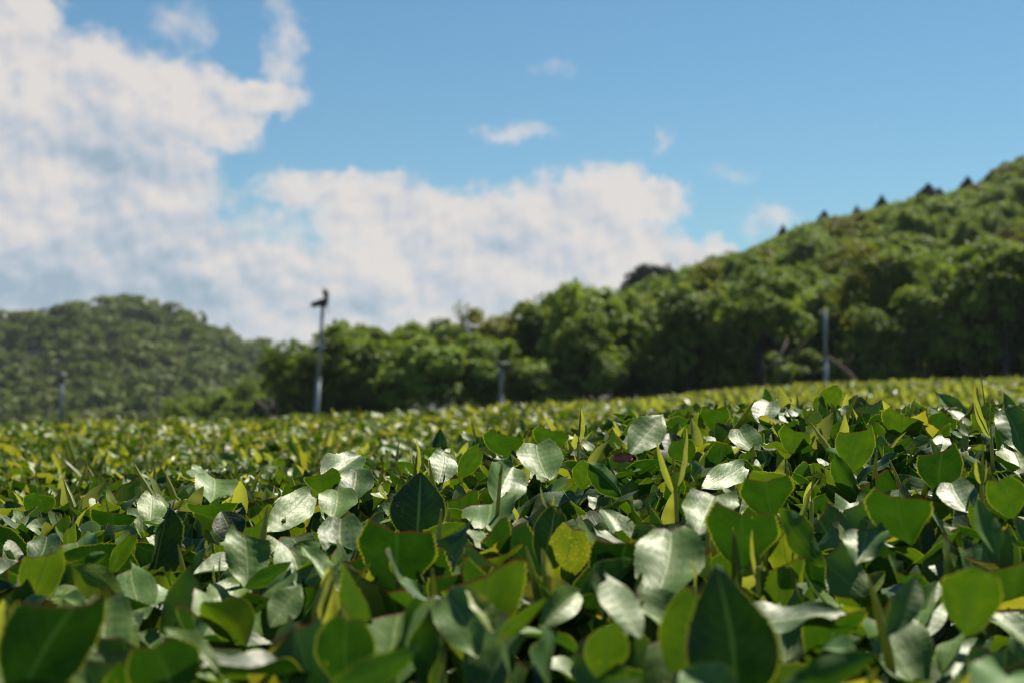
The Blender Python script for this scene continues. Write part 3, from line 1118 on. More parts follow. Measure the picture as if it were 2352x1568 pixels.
def geometry(b, lod):
    """all leaves of a batch in one go -> verts, quads, attributes, leaf id per quad"""
    Vs, Fs, LPs, Rn, Tn, Id = [], [], [], [], [], []
    off = 0
    rr = np.random.default_rng(3).uniform(0, 1, len(b.P))
    for i in np.unique(b.var):
        sel = np.nonzero(b.var == i)[0]
        v, f, lp = var_geo(int(i), lod)
        w = np.einsum('nij,vj->nvi', b.F[sel], v) + b.P[sel][:, None, :]
        k = len(v)
        Vs.append(w.reshape(-1, 3))
        Fs.append((f[None] + (np.arange(len(sel)) * k)[:, None, None] + off).reshape(-1, 4))
        off += k * len(sel)
        LPs.append(np.tile(lp, (len(sel), 1)))
        Rn.append(np.repeat(rr[sel], k))
        Tn.append(np.repeat(b.tone[sel], k))
        Id.append(np.repeat(sel, len(f)))
    return np.concatenate(Vs), np.concatenate(Fs), np.concatenate(LPs), np.concatenate(Rn), np.concatenate(Tn), np.concatenate(Id)


# ---- the leaves one recognises in the photograph
# base px, tip px, width px, distance, side shown, tone, cut fraction (0 = whole), lean of tip in m (+ away), roll deg, spots
HERO = [
    ((84, 1196), (84, 1118), 67, 1.00, 'L', .42, 0, -.012, 0),
    ((345, 1360), (393, 1156), 62, .76, 'U', .02, 0, .00, 52),  # dark tone carries the shade on this leaf's upper face
    ((72, 1403), (118, 1277), 86, .65, 'L', .62, .75, -.015, 0),
    ((288, 1385), (162, 1296), 74, .64, 'L', .66, 0, -.012, 15),
    ((333, 1420), (302, 1296), 94, .66, 'U', .40, .9, .02, 0),
    ((567, 1356), (552, 1228), 100, .70, 'U', .45, .72, .02, 0),
    ((562, 1350), (667, 1296), 42, .69, 'L', .40, 0, -.01, 10),
    ((244, 1545), (254, 1375), 118, .52, 'U', .34, .8, .03, 0),
    ((30, 1640), (185, 1400), 190, .43, 'L', .12, .75, -.004, 10),  # tone lowered to put this leaf's shadow into its colour
    ((400, 1620), (345, 1490), 155, .46, 'L', .30, .8, -.010, 0),
    ((500, 1545), (386, 1422), 52, .46, 'U', .62, 0, .01, 35),
    ((783, 1368), (690, 1248), 60, .66, 'U', .40, 0, .03, 25),
    ((792, 1300), (788, 1192), 98, .76, 'U', .25, .82, .02, 0),
    ((260, 1222), (263, 1176), 96, .95, 'L', .22, .62, -.008, 0),
    ((496, 1198), (496, 1135), 108, .90, 'L', .42, 0, -.03, 0),
    ((543, 1240), (516, 1164), 72, .86, 'U', .02, 0, .00, 20),
    ((612, 1222), (712, 1129), 76, .86, 'U', .45, .85, .05, 0),
    ((762, 1195), (769, 1124), 84, .90, 'U', .50, .85, .02, 0),
    ((956, 1246), (960, 1084), 124, .80, 'U', .03, 0, -.002, 0),
    ((912, 1360), (917, 1209), 168, .66, 'L', .20, .66, -.010, 0),
    ((1111, 1232), (1115, 1151), 122, .80, 'U', .42, .66, .035, -12),
    ((1138, 1172), (1181, 1064), 92, .85, 'U', .42, 0, .03, 20),
    ((1262, 1102), (1238, 1022), 100, .95, 'U', .46, .8, .04, 0),
    ((1446, 1044), (1521, 956), 76, 1.10, 'U', .42, 0, .04, 10),
    ((1280, 1340), (1312, 1213), 88, .70, 'L', .74, .8, -.012, 0, 1.0),
    ((1243, 1298), (1272, 1167), 80, .70, 'U', .10, .85, .004, 20),
    ((1498, 1395), (1535, 1216), 152, .60, 'U', .46, .85, .045, 0),
    ((1690, 1625), (1640, 1306), 200, .46, 'U', .02, 0, -.006, 0),
    ((1540, 1545), (1602, 1365), 118, .48, 'L', .52, .8, -.006, 15),
    ((2216, 1460), (2277, 1271), 128, .50, 'L', .52, 0, -.012, 0),
    ((2090, 1250), (2074, 1136), 138, .66, 'L', .34, .66, -.012, 0),
    ((1705, 1300), (1709, 1168), 155, .66, 'L', .30, .66, -.012, 0),
    ((1893, 1300), (1778, 1163), 62, .65, 'L', .48, 0, -.01, 30),
    ((1966, 1300), (1982, 1210), 94, .62, 'U', .36, .66, .02, 0),
    ((1600, 1230), (1642, 1125), 120, .73, 'U', .40, .7, .03, 0),
    ((1772, 1184), (1759, 1096), 112, .76, 'L', .32, .7, -.008, 10),
    ((1953, 1086), (1982, 992), 82, .95, 'L', .50, .75, -.01, 0),
    ((1974, 1142), (1910, 1037), 44, .90, 'L', .44, 0, -.01, 25),
    ((2160, 1142), (2173, 1037), 94, .85, 'L', .24, .72, -.01, 0),
    ((1897, 955), (1930, 874), 50, 1.25, 'L', .56, 0, -.01, 0),
    ((1872, 950), (1893, 903), 34, 1.26, 'L', .52, 0, -.01, 0),
    ((2074, 1018), (2083, 951), 88, 1.08, 'L', .50, .66, -.01, 0),
    ((2348, 1045), (2302, 940), 76, .90, 'U', .44, .85, .03, 0),
    ((1612, 1122), (1708, 1066), 64, .86, 'U', .44, .85, .05, 0),
    ((2036, 1460), (2116, 1312), 58, .50, 'U', .34, 0, .01, 20),
    ((1965, 1500), (1856, 1450), 66, .48, 'U', .40, 0, .03, 0),
    ((2288, 1275), (2232, 1157), 62, .60, 'U', .44, 0, .02, 20),
    ((2010, 1500), (1780, 1580), 66, .43, 'L', .40, 0, -.01, 0),
    ((1690, 1640), (1556, 1512), 116, .40, 'U', .40, 0, .01, 0),
    ((2259, 1640), (2335, 1455), 175, .39, 'U', .42, 0, .03, 0),
    ((1096, 1510), (1020, 1368), 112, .50, 'U', .42, .8, .03, -15),
    ((808, 1600), (806, 1420), 125, .48, 'L', .28, .85, -.008, 0),
    ((730, 1600), (975, 1482), 66, .42, 'L', .38, 0, -.01, 0),
    ((1376, 1560), (1412, 1430), 92, .48, 'L', .54, 0, -.01, 15),
    ((1471, 1465), (1396, 1322), 84, .50, 'U', .42, .9, .02, 20),
    ((1238, 1440), (1362, 1330), 62, .56, 'U', .50, 0, .02, 25),
    ((1140, 1485), (1262, 1385), 38, .50, 'L', .55, 0, -.01, 40),
    ((1134, 1452), (1072, 1348), 48, .50, 'U', .90, 0, .01, 20),
    ((1428, 1250), (1392, 1150), 66, .76, 'U', .36, 0, .01, 30),
    ((1165, 1052), (1165, 996), 88, 1.10, 'L', .40, .62, -.01, 0),
    ((1273, 1040), (1273, 986), 78, 1.12, 'L', .42, .66, -.01, 0),
    ((253, 1320), (309, 1226), 38, .76, 'L', .52, .85, -.01, 20),
    ((79, 1302), (104, 1230), 68, .80, 'U', .20, .8, .03, -10),
    ((181, 1310), (166, 1240), 88, .80, 'U', .48, .66, .03, -10),
    ((342, 1210), (345, 1134), 64, .92, 'U', .56, .85, .03, 0),
    ((485, 1160), (485, 1100), 92, 1.0, 'U', .50, .75, .05, 0),
    ((749, 1136), (749, 1086), 78, .97, 'L', .44, .72, -.01, 0),
    ((742, 1100), (832, 1030), 82, 1.0, 'U', .30, 0, .05, 0),
    ((798, 1158), (814, 1078), 78, .95, 'U', .26, .85, .02, 0),
    ((1053, 1098), (1100, 1022), 42, 1.0, 'L', .48, .9, -.01, 10),
    ((1007, 1110), (1018, 1036), 66, 1.0, 'U', .36, .85, .03, 0),
    ((1430, 1140), (1350, 1062), 52, .90, 'L', .42, 0, -.01, 25),
    ((1335, 1124), (1344, 1047), 54, .93, 'L', .52, 0, -.01, 0),
    ((620, 1440), (690, 1345), 70, .60, 'U', .45, 0, .02, 10),
    ((200, 1400), (118, 1350), 44, .60, 'U', .40, 0, .02, 10),
    ((2330, 1190), (2290, 1105), 80, .72, 'L', .50, .8, -.01, 0),
    ((2230, 1180), (2190, 1110), 84, .74, 'U', .30, .8, .02, 0),
    ((1590, 1060), (1560, 1010), 60, 1.0, 'L', .40, .8, -.01, 0),
    ((1740, 1040), (1700, 985), 66, 1.05, 'U', .40, .8, .03, 0),
    ((1820, 1040), (1830, 985), 70, 1.05, 'L', .50, .7, -.01, 0),
    ((1650, 990), (1640, 935), 64, 1.2, 'L', .40, .7, -.01, 0),
    ((1750, 975), (1770, 925), 60, 1.22, 'U', .30, .8, .02, 0),
]
hP, hF, hv, ht, hs = [], [], [], [], []
for i, h in enumerate(HERO):
    (bx, by), (tx, ty), wpx, d, face, tone, cut, lean, roll = h[:9]
    sp_ = h[9] if len(h) > 9 else 0.0
    B = pt(bx, by, d)
    vfrac = cut if cut else 1.0
    proj = math.hypot(tx - bx, ty - by) * d / FPX
    full = 2.3 * wpx * d / FPX * vfrac
    if face == 'U' and tone > .15:
        lean = max(lean, min(.060, math.sqrt(max(full ** 2 - proj ** 2, 0))))
    elif face == 'L':
        lean = min(lean, -min(.022, math.sqrt(max(full ** 2 - proj ** 2, 0)) * .45))
    T = pt(tx, ty, d + lean)
    axv = T - B
    if cut:
        cand = [k for k in range(10, 26)]
        vi = min(cand, key=lambda k: abs(VARCUT[k] - cut) + .02 * ((k * 7 + i) % 3))
        L = np.linalg.norm(axv) / VARCUT[vi]
    else:
        vi = i % 10
        L = np.linalg.norm(axv)
    tocam = CAM - B
    nrm = tocam if face == 'U' else -tocam
    nrm = nrm + (np.array([.10, 0, .8]) if face == 'U' and tone > .15 else np.array([0, 0, .25]) if face == 'U' else np.array([0, 0, .05])) * np.linalg.norm(tocam)
    Yx = norm(axv)
    nrm = norm(nrm - Yx * np.dot(nrm, Yx))
    a = rad(roll)
    nrm = nrm * math.cos(a) + np.cross(Yx, nrm) * math.sin(a)
    Xx, Yx, Zx = frames(axv[None], nrm[None])
    wid = wpx * d / FPX / (2 * HALFW) / max(math.cos(a), .55)
    hP.append(B)
    hF.append(np.stack([Xx[0] * wid, Yx[0] * L, Zx[0] * min(wid, L)], -1))
    hv.append(vi)
    ht.append(tone)
    hs.append(sp_)
heroes = Leaves(np.array(hP), np.array(hF), np.array(hv), np.array(ht), np.array(hs))


def scatter_row(y0, y1, dens, r, margin, tmax=.40, tmin=-.40, **kw):
    hw = tmax * y1 + margin
    lw = tmin * y1 - margin
    area = (hw - lw) * (y1 - y0)
    n_ = int(area * dens)
    x = r.uniform(lw, hw, n_)
    y = r.uniform(y0, y1, n_)
    keep = (x < tmax * y + margin) & (x > tmin * y - margin)
    return grow(x[keep], y[keep], r, **kw)


rA = np.random.default_rng(21)
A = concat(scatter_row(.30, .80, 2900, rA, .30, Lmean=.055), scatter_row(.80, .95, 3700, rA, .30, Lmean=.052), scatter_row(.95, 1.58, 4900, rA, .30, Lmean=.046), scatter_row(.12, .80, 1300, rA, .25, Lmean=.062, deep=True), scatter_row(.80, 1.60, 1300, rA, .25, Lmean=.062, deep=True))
# nothing may poke the lens
keep = ~((A.P[:, 1] < .34) & (A.P[:, 2] > .86))
A = A.take(np.nonzero(keep)[0])
Bq = scatter_row(1.86, 3.42, 2300, rA, .45, Lmean=.053, incm=34, tsd=.24)
Cq = scatter_row(3.70, 5.25, 1500, rA, .5, Lmean=.055, scale_w=1.15, incm=30, tsd=.26)
Bq.tone = np.clip(Bq.tone + .18, 0, 1)
Cq.tone = np.clip(Cq.tone + .30, 0, 1)


def tree_of(*batches, lod='xlo'):
    vs, fs, ids = [], [], []
    off = 0
    for bi, b in enumerate(batches):
        v, f, _, _, _, idd = geometry(b, lod)
        vs.append(v)
        fs.append(f + off)
        ids.append(np.stack([np.full(len(idd), bi), idd], 1))
        off += len(v)
    V_ = np.concatenate(vs)
    F_ = np.concatenate(fs)
    return BVHTree.FromPolygons([tuple(q) for q in V_.tolist()], [tuple(q) for q in F_.tolist()]), np.concatenate(ids)


ORG = Vector(CAM)


def rays(step):
    for py in np.arange(860, 1568, step):
        for px in np.arange(0, 2352, step):
            dv = FWD + RGT * (px - 1176) / FPX + UPV * (784 - py) / FPX
            yield px, py, Vector(dv).normalized()


# clear the way to the recognisable leaves
hb, hid = tree_of(heroes, lod='lo')
targets = []
for px, py, dv in rays(7):
    loc, nor, fi, dist = hb.ray_cast(ORG, dv)
    if fi is not None:
        targets.append((dv, dist, int(hid[fi][1])))
for it in range(4):
    tb, tid = tree_of(A, lod='xlo')
    hitc = {}
    for dv, dist, hi_ in targets:
        loc, nor, fi, dd = tb.ray_cast(ORG, dv, dist + .004)
        if fi is not None:
            k = int(tid[fi][1])
            # leave what only laps over the foot of a leaf
            hp_ = Vector(heroes.P[hi_])
            hit = ORG + dv * dist
            Lh = np.linalg.norm(heroes.F[hi_][:, 1])
            if (hit - hp_).length < .42 * Lh:
                continue
            hitc[k] = hitc.get(k, 0) + 1
    drop = [k for k, c in hitc.items() if c >= 1]
    if not drop:
        break
    mask = np.ones(len(A.P), bool)
    mask[drop] = False
    A = A.take(np.nonzero(mask)[0])

# which leaves show largest
tb, tid = tree_of(heroes, A, Bq, Cq, lod='xlo')
seen = [np.zeros(len(b.P)) for b in (heroes, A, Bq, Cq)]
for px, py, dv in rays(4.6):
    loc, nor, fi, dd = tb.ray_cast(ORG, dv)
    if fi is not None:
        bi, k = tid[fi]
        seen[bi][k] += 1
order = [np.argsort(-s_) for s_ in seen]
print("leaves", len(A.P), len(Bq.P), len(Cq.P), "visible", [(s_ > 0).sum() for s_ in seen])


def mat_of(b, k):
    M = Matrix.Identity(4)
    for r_ in range(3):
        for c_ in range(3):
            M[r_][c_] = float(b.F[k][r_][c_])
        M[r_][3] = float(b.P[k][r_])
    return M


def leaf_parts(row, b, ids, lod):
    inv = Matrix.Translation(-row.location)
    for k in ids:
        o = link("leaf", var_mesh(int(b.var[k]), lod), row, inv @ mat_of(b, k))
        o['tone'] = float(b.tone[k])
        if b.spots[k] > 0:
            o['spots'] = float(b.spots[k])
            o['label'] = "clipped leaf covered in yellow spots"


def mass(name, row, b, ids, lod):
    b = b.take(np.asarray(ids))
    v, f, lp, rn, tn, _ = geometry(b, lod)
    loc = np.array(row.location)
    me = make_mesh(name, v - loc, f, M_LEAF_MASS, {'lp': lp, 'rnd': rn, 'tone': tn})
    return me, len(f) * 2


def merged_mass(name, row, pieces):
    """pieces: (batch, ids, lod) -> one stuff part"""
    Vs, Fs, LPs, Rn, Tn = [], [], [], [], []
    off = 0
    for b, ids, lod in pieces:
        if len(ids) == 0:
            continue
        v, f, lp, rn, tn, _ = geometry(b.take(np.asarray(ids)), lod)
        Vs.append(v)
        Fs.append(f + off)
        off += len(v)
        LPs.append(lp)
        Rn.append(rn)
        Tn.append(tn)
    v = np.concatenate(Vs) - np.array(row.location)
    f = np.concatenate(Fs)
    me = make_mesh(name, v, f, M_LEAF_MASS, {'lp': np.concatenate(LPs), 'rnd': np.concatenate(Rn), 'tone': np.concatenate(Tn)})
    print(name, len(f) * 2, "tris")
    return link(name, me, row, kind="stuff")


ROWLAB = [
    ("nearest row of clipped tea bushes, large glossy dark green leaves filling the foreground", "nearest"),
    ("second row of clipped tea bushes, smaller looking leaves right behind the nearest row", "second"),
    ("third row of clipped tea bushes, blurred yellow-green leaves forming the field's left horizon", "third"),
    ("fourth tea row back, first of the distant strip rising at the right", ""),
    ("fifth tea row back, in the lower part of the distant strip at the right", ""),
    ("sixth tea row back, in the middle of the distant strip at the right", ""),
    ("seventh tea row back, just below the top of the distant strip at the right", ""),
    ("farthest tea row, its top meeting the dark foot of the wood at the right", ""),
]
ROW = []
for i, (y0, y1) in enumerate(ROWS):
    yc = (y0 + y1) / 2
    ROW.append(empty("tea_hedge", (0, yc, float(ground_height(0, yc))), ROWLAB[i][0], "tea hedge", "rows of tea bushes"))

nh = len(HERO)
leaf_parts(ROW[0], heroes, range(nh), 'hi')
na = 300 - nh
leaf_parts(ROW[0], A, order[1][:na], 'hi')
vis = int((seen[1] > 0).sum())
merged_mass("foliage", ROW[0], [(A, order[1][na:min(vis, 1500)], 'hi'), (A, order[1][max(na, min(vis, 1500)):], 'mid')])
leaf_parts(ROW[1], Bq, order[2][:300], 'hi')
v2 = int((seen[2] > 0).sum())
merged_mass("foliage", ROW[1], [(Bq, order[2][300:v2], 'mid'), (Bq, order[2][v2:], 'lo')])
leaf_parts(ROW[2], Cq, order[3][:300], 'mid')
v3 = int((seen[3] > 0).sum())
merged_mass("foliage", ROW[2], [(Cq, order[3][300:v3], 'mid'), (Cq, order[3][v3:], 'lo')])
for i in range(3, 8):
    y0, y1 = ROWS[i]
    b = scatter_row(y0, y1, 620, rA, .8, tmax=.42, tmin=-.05, Lmean=.075, scale_w=1.3, incm=24, tsd=.26)
    b.tone = np.clip(b.tone + .22, 0, 1)
    b2 = scatter_row(y0, y1, 160, rA, .8, tmax=-.05, tmin=-.42, Lmean=.09, scale_w=1.5)
    merged_mass("foliage", ROW[i], [(b, np.arange(len(b.P)), 'xlo'), (b2, np.arange(len(b2.P)), 'xlo')])
# the rows keep leafy flanks down to the ground and a woody frame inside
for i, (y0, y1) in enumerate(ROWS):
    r = np.random.default_rng(300 + i)
    hw = .45 * y1 + .6
    pts = []
    nst = int(hw * 2 / .14) if i < 3 else int(hw * 2 / .35)
    for x0 in np.linspace(-hw, hw, nst):
        yb = (y0 + y1) / 2 + r.uniform(-.1, .1)
        g = float(ground_height(x0, yb))
        for q in range(3):
            yt = np.clip(yb + r.uniform(-.6, .6), y0 + .08, y1 - .08)
            if i == 0:
                yt = max(yt, .42)
            xt = x0 + r.uniform(-.15, .15)
            zt = float(table_height(xt, yt)) - (.05 if i < 3 else .08)
            P_ = [np.array([x0, yb, g - .03]), np.array([x0 + (xt - x0) * .3, yb + (yt - yb) * .45, g + (zt - g) * .45]), np.array([xt, yt, zt])]
            pts.append(tube(P_, [.016, .009, .0025], 5, cap=False))
    v, f = join(pts)
    loc = np.array(ROW[i].location)
    link("branches", make_mesh("branches", np.array(v) - loc, np.array(f), M_TWIG), ROW[i], kind="stuff")
    # flank and inner foliage, coarse
    nf = 2600 if i < 3 else 1300
    x = r.uniform(-hw, hw, nf)
    sidey = np.where(r.uniform(0, 1, nf) < .5, y0 + r.uniform(-.02, .10, nf), y1 - r.uniform(-.02, .10, nf))
    if i == 0:
        sidey = np.where(sidey < .5, y1 - r.uniform(0, .1, nf), sidey)
    H = table_height(x, np.clip(sidey, y0 + .01, y1 - .01))
    g = ground_height(x, sidey)
    z = H - .06 - r.uniform(0, 1, nf) * (H - g - .14)
    az_ = r.uniform(0, 6.28, nf)
    inc = r.normal(.2, .5, nf)
    a3 = np.stack([np.cos(az_) * np.cos(inc), np.sin(az_) * np.cos(inc), np.sin(inc)], 1)
    Xx, Yx, Zx = frames(a3, np.tile([0, 0, 1.], (nf, 1)) + r.normal(size=(nf, 3)) * .4)
    Lf = r.uniform(.06, .09, nf) * (1.0 if i < 3 else 1.6)
    lb = Leaves(np.stack([x, sidey, z], 1), np.stack([Xx * Lf[:, None], Yx * Lf[:, None], Zx * Lf[:, None]], -1), r.integers(0, 10, nf), r.uniform(.05, .4, nf))
    v, f, lp, rn, tn, _ = geometry(lb, 'lo' if i < 3 else 'xlo')
    link("lower_foliage", make_mesh("lower_foliage", v - loc, f, M_LEAF_MASS, {'lp': lp, 'rnd': rn, 'tone': tn}), ROW[i], kind="stuff")


# ------------------------------------------------------------------ shoots: buds, unfolding leaves, stems
def bud_geo(curve=0.0, fat=.055, seg=7, n_=10):
    ss = np.linspace(0, 1, n_)
    P = np.stack([curve * ss ** 2, np.zeros(n_), ss], 1)
    R = fat * (np.sin(np.pi * np.clip(ss * .86 + .12, 0, 1)) ** .8) * (1 - .25 * ss) + .002
    v, f = tube(P, R, seg, cap=False)
    lp = np.repeat(np.stack([np.zeros(n_), ss, np.ones(n_)], 1), seg, 0)
    return np.array(v), np.array(f), lp


def young_leaf_geo(seed, width=.13, nv=14, nu=4, bend=.25):
    r = np.random.default_rng(seed)
    s, u = np.meshgrid(np.linspace(0, 1, nv + 1), np.linspace(-1, 1, nu + 1), indexing='ij')
    w = width * np.sin(np.pi * s ** .85) ** .85 + .006
    x = u * w
    z = s * np.cos(bend * s)
    y = np.abs(u) * w * -.55 + bend * s ** 2 * .6 + .008 * np.sin(s * 20 + r.uniform(0, 6))
    V_ = np.stack([x, y, z], -1).reshape(-1, 3)
    idx = np.arange(len(V_)).reshape(nv + 1, nu + 1)
    F_ = np.stack([idx[:-1, :-1], idx[:-1, 1:], idx[1:, 1:], idx[1:, :-1]], -1).reshape(-1, 4)
    return V_, F_, np.stack([u, .25 + .6 * s, np.ones_like(s)], -1).reshape(-1, 3)


BUDM = [make_mesh("bud", *bud_geo(c)[:2], M_SHOOT, {'lp': bud_geo(c)[2], 'rnd': np.full(len(bud_geo(c)[0]), q)}) for c, q in ((.0, .1), (.12, .4), (-.1, .8))]


def yl_mesh(s_, w_, b_):
    v, f, lp = young_leaf_geo(s_, w_, bend=b_)
    return make_mesh("young_leaf", v, f, M_SHOOT, {'lp': lp, 'rnd': np.full(len(v), .0)})


YLM = [yl_mesh(1, .13, .25), yl_mesh(2, .10, .5), yl_mesh(3, .16, .12)]
v, f = tube([(0, 0, 0), (.02, 0, .5), (0, 0, 1)], [.055, .045, .04], 7)
STEMM = make_mesh("stem", v, f, M_SHOOT, {'lp': np.stack([np.zeros(len(v)), np.array(v)[:, 2] * .3, np.ones(len(v))], 1), 'rnd': np.full(len(v), .9)})


def orient(a, b, width_scale, spin=0.0):
    """matrix taking the unit +Z segment to a->b"""
    a = Vector(a)
    b = Vector(b)
    dvec = b - a
    q = dvec.to_track_quat('Z', 'Y')
    L = dvec.length
    return Matrix.Translation(a) @ q.to_matrix().to_4x4() @ Matrix.Rotation(spin, 4, 'Z') @ Matrix.Diagonal((width_scale, width_scale, L, 1))


def shoot_at(row, base, segs, d, label=None):
    """segs: (kind, from px, to px, width factor, spin)"""
    inv = Matrix.Translation(-row.location)
    stem_top = pt(*base[1], d)
    stem_bot = pt(*base[0], d) - np.array([0, 0, .03])
    st = link("shoot", STEMM, row, inv @ orient(stem_bot, stem_top, .028))
    if label:
        st['label'] = label
    imat = st.matrix_basis.inverted()
    for kind, a, b, wf, spin, ln in segs:
        A_, B_ = pt(*a, d), pt(*b, d + ln)
        L = float(np.linalg.norm(B_ - A_))
        me = BUDM[0] if kind == 'bud' else YLM[{'leaf': 0, 'narrow': 1, 'wide': 2}[kind]]
        link("bud" if kind == 'bud' else "young_leaf", me, st, imat @ inv @ orient(A_, B_, L * wf, spin))


S = shoot_at
S(ROW[0], ((950, 1120), (955, 1092)), [('leaf', (955, 1094), (970, 1008), .95, .5, .0), ('narrow', (957, 1094), (972, 1030), .8, 2.6, .01), ('bud', (952, 1092), (962, 1030), .8, 0, 0), ('wide', (948, 1090), (926, 1076), 1.6, 0, 0)], .9, "tall yellow-green shoot, its leaf still rolled")
S(ROW[0], ((1326, 1040), (1329, 1014)), [('bud', (1329, 1016), (1337, 919), .42, 0, 0), ('leaf', (1331, 1016), (1345, 936), .85, .7, .0)], 1.0, "pointed pair of young leaves standing above the nearest row")
S(ROW[0], ((1558, 1230), (1552, 1120)), [('bud', (1552, 1122), (1536, 1003), .34, 0, 0), ('wide', (1554, 1118), (1600, 1008), .82, .2, .0), ('narrow', (1550, 1135), (1478, 1060), .75, 1.0, 0), ('bud', (1556, 1130), (1584, 1100), .9, 0, 0)], .8, "largest shoot, a three-pronged sprig of yellow-green young leaves")
S(ROW[0], ((1134, 1160), (1150, 1085)), [('bud', (1150, 1090), (1154, 1062), 2.6, 0, 0)], .82, "thick clipped stem standing before a quilted leaf")
S(ROW[0], ((1262, 1195), (1258, 1165)), [('wide', (1258, 1168), (1234, 1118), 1.0, 0, 0), ('leaf', (1262, 1168), (1280, 1140), 1.3, .3, 0)], .8)
S(ROW[0], ((912, 1370), (912, 1335)), [('wide', (910, 1336), (890, 1262), 1.0, .2, 0), ('leaf', (914, 1336), (928, 1294), 1.2, -.4, 0)], .64)
S(ROW[0], ((2284, 1060), (2277, 1008)), [('bud', (2277, 1010), (2270, 904), .4, 0, 0), ('narrow', (2276, 1006), (2204, 922), .9, .5, 0), ('bud', (2272, 1000), (2226, 868), .22, 0, .02)], .9, "slim shoot with one long yellow leaf at the right edge")
S(ROW[0], ((2257, 1140), (2255, 1110)), [('bud', (2255, 1112), (2260, 1010), .6, 0, 0), ('wide', (2254, 1112), (2236, 1055), 1.0, .1, 0), ('wide', (2258, 1112), (2270, 1055), .8, -.1, 0)], .76)
S(ROW[0], ((1594, 1400), (1594, 1345)), [('leaf', (1594, 1350), (1599, 1278), 1.2, .2, 0)], .6)
S(ROW[0], ((1862, 1180), (1864, 1150)), [('bud', (1864, 1152), (1868, 1078), .55, 0, 0), ('bud', (1864, 1120), (1880, 1086), .7, 0, 0)], .75)
S(ROW[0], ((498, 1380), (498, 1350)), [('wide', (498, 1352), (484, 1296), 1.1, .1, 0), ('bud', (500, 1350), (507, 1268), .5, 0, 0)], .74)
S(ROW[0], ((1736, 1390), (1742, 1300)), [('bud', (1742, 1302), (1732, 1200), .2, 0, 0), ('narrow', (1740, 1330), (1700, 1220), .5, .6, 0), ('bud', (1742, 1330), (1776, 1262), .5, 0, 0)], .62, "woody sprig with tiny brown buds in the dark hollow")

# little spikes of new growth all over the surface
for ri, (cnt, size) in enumerate([(90, 1.0), (110, 1.0), (110, 1.1)]):
    y0, y1 = ROWS[ri]
    r = np.random.default_rng(700 + ri)
    inv = Matrix.Translation(-ROW[ri].location)
    k = 0
    while k < cnt:
        y = r.uniform(max(y0, .55), y1)
        x = r.uniform(-.37, .37) * y
        # keep clear of the recognisable leaves
        z = float(table_height(x, y))
        h_ = r.uniform(.012, .027) * size
        lean_ = r.normal(0, .28, 2) * h_
        a = (x, y, z - .022)
        b = (x + lean_[0], y + lean_[1], z + h_ * .55 + (.012 if r.uniform() < .25 else 0))
        L = float(np.linalg.norm(np.array(b) - np.array(a)))
        if r.uniform() < .62:
            link("bud", BUDM[r.integers(3)], ROW[ri], inv @ orient(a, b, L * r.uniform(.75, 1.1)))
        else:
            link("young_leaf", YLM[r.integers(3)], ROW[ri], inv @ orient(a, b, L * r.uniform(.9, 1.3), r.uniform(0, 6.28)))
        k += 1
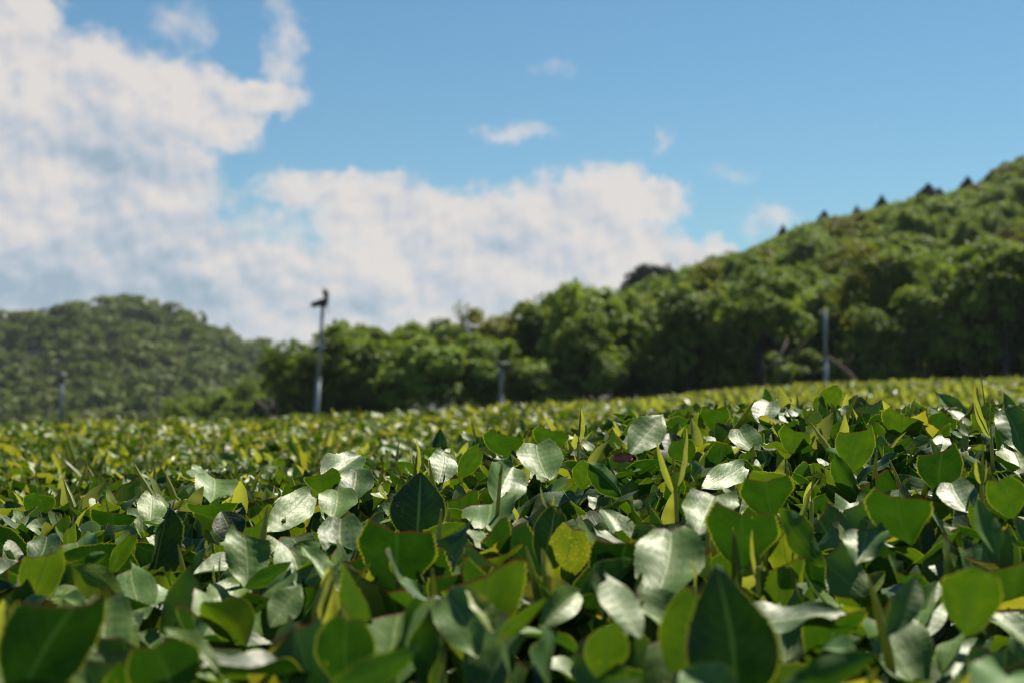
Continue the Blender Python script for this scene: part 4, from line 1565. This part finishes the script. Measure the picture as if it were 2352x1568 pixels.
# beyond, the new growth is only a shimmer: one part per row
for ri in range(0, 8):
    y0, y1 = ROWS[ri]
    y0 = 1.0 if ri == 0 else y0
    r = np.random.default_rng(760 + ri)
    Vs, Fs, Ls, Rs = [], [], [], []
    bv, bf, bl = bud_geo(0, .08, 4, 4)
    yv, yf, yl_ = young_leaf_geo(4, .19, 4, 2, .5)
    protos = [(bv, bf, bl), (yv, yf, yl_), (yv, yf, yl_)]
    off = 0
    for k in range({0: 160, 1: 1300, 2: 1900}.get(ri, 1100)):
        y = r.uniform(y0, y1)
        x = r.uniform(-.05 if ri > 2 else -.42, .42) * y
        z = float(table_height(x, y))
        h_ = r.uniform(.03, .07) if ri > 2 else r.uniform(.012, .034)
        pv_, pf_, pl_ = protos[r.integers(3)]
        if r.uniform() < .10 and 0 < ri < 3:
            h_ *= 1.7
            pv_, pf_, pl_ = protos[0]
        tilt = r.normal(0, .5, 2) * h_
        Mx = orient((x, y, z - .02), (x + tilt[0], y + tilt[1], z + h_ * r.uniform(.3, 1.0)), h_ * 1.1, r.uniform(0, 6.28))
        v = np.array([tuple(Mx @ Vector(q)) for q in pv_])
        Vs.append(v)
        Fs.append(pf_ + off)
        off += len(v)
        Ls.append(pl_)
        Rs.append(np.full(len(v), r.uniform()))
    link("new_growth", make_mesh("new_growth", np.concatenate(Vs) - np.array(ROW[ri].location), np.concatenate(Fs), M_SHOOT, {'lp': np.concatenate(Ls), 'rnd': np.concatenate(Rs)}), ROW[ri], kind="stuff")

# dried, curled leaf lying on the bushes
ss, uu = np.meshgrid(np.linspace(0, 1, 11), np.linspace(-1, 1, 7), indexing='ij')
w_ = .0030 * np.sin(np.pi * (ss * .9 + .06)) ** .6 + .0004
ang = uu * 2.1 * (1 - .35 * ss)
Vd = np.stack([(ss - .5) * .0125, np.sin(ang) * w_, (1 - np.cos(ang)) * w_ * .8 + .004 * ss + .0007 * np.sin(ss * 22)], -1).reshape(-1, 3)
idd = np.arange(77).reshape(11, 7)
Fd = np.stack([idd[:-1, :-1], idd[:-1, 1:], idd[1:, 1:], idd[1:, :-1]], -1).reshape(-1, 4)
o = link("dried_leaf", make_mesh("dried_leaf", Vd, Fd, M_DEAD), label="small reddish brown dried leaf curled on top of the green tea leaves", category="dried leaf")
o.location = tuple(pt(1428, 1054, .94))
o.rotation_euler = (rad(70), 0, rad(12))

# thin summer haze over the whole valley
v, f = box((0, 1800, 13), (15000, 15000, 64))
v = [q for q in v]
hm, hn, hout = new_mat("haze_air")
pv = hn.node('ShaderNodeVolumePrincipled')
pv.inputs['Color'].default_value = (.80, .88, 1.0, 1)
pv.inputs['Density'].default_value = 0.00011
pv.inputs['Anisotropy'].default_value = 0.2
hn.t.links.new(pv.outputs[0], hout.inputs['Volume'])
link("haze", make_mesh("haze", v, f, hm, smooth=False), kind="stuff")
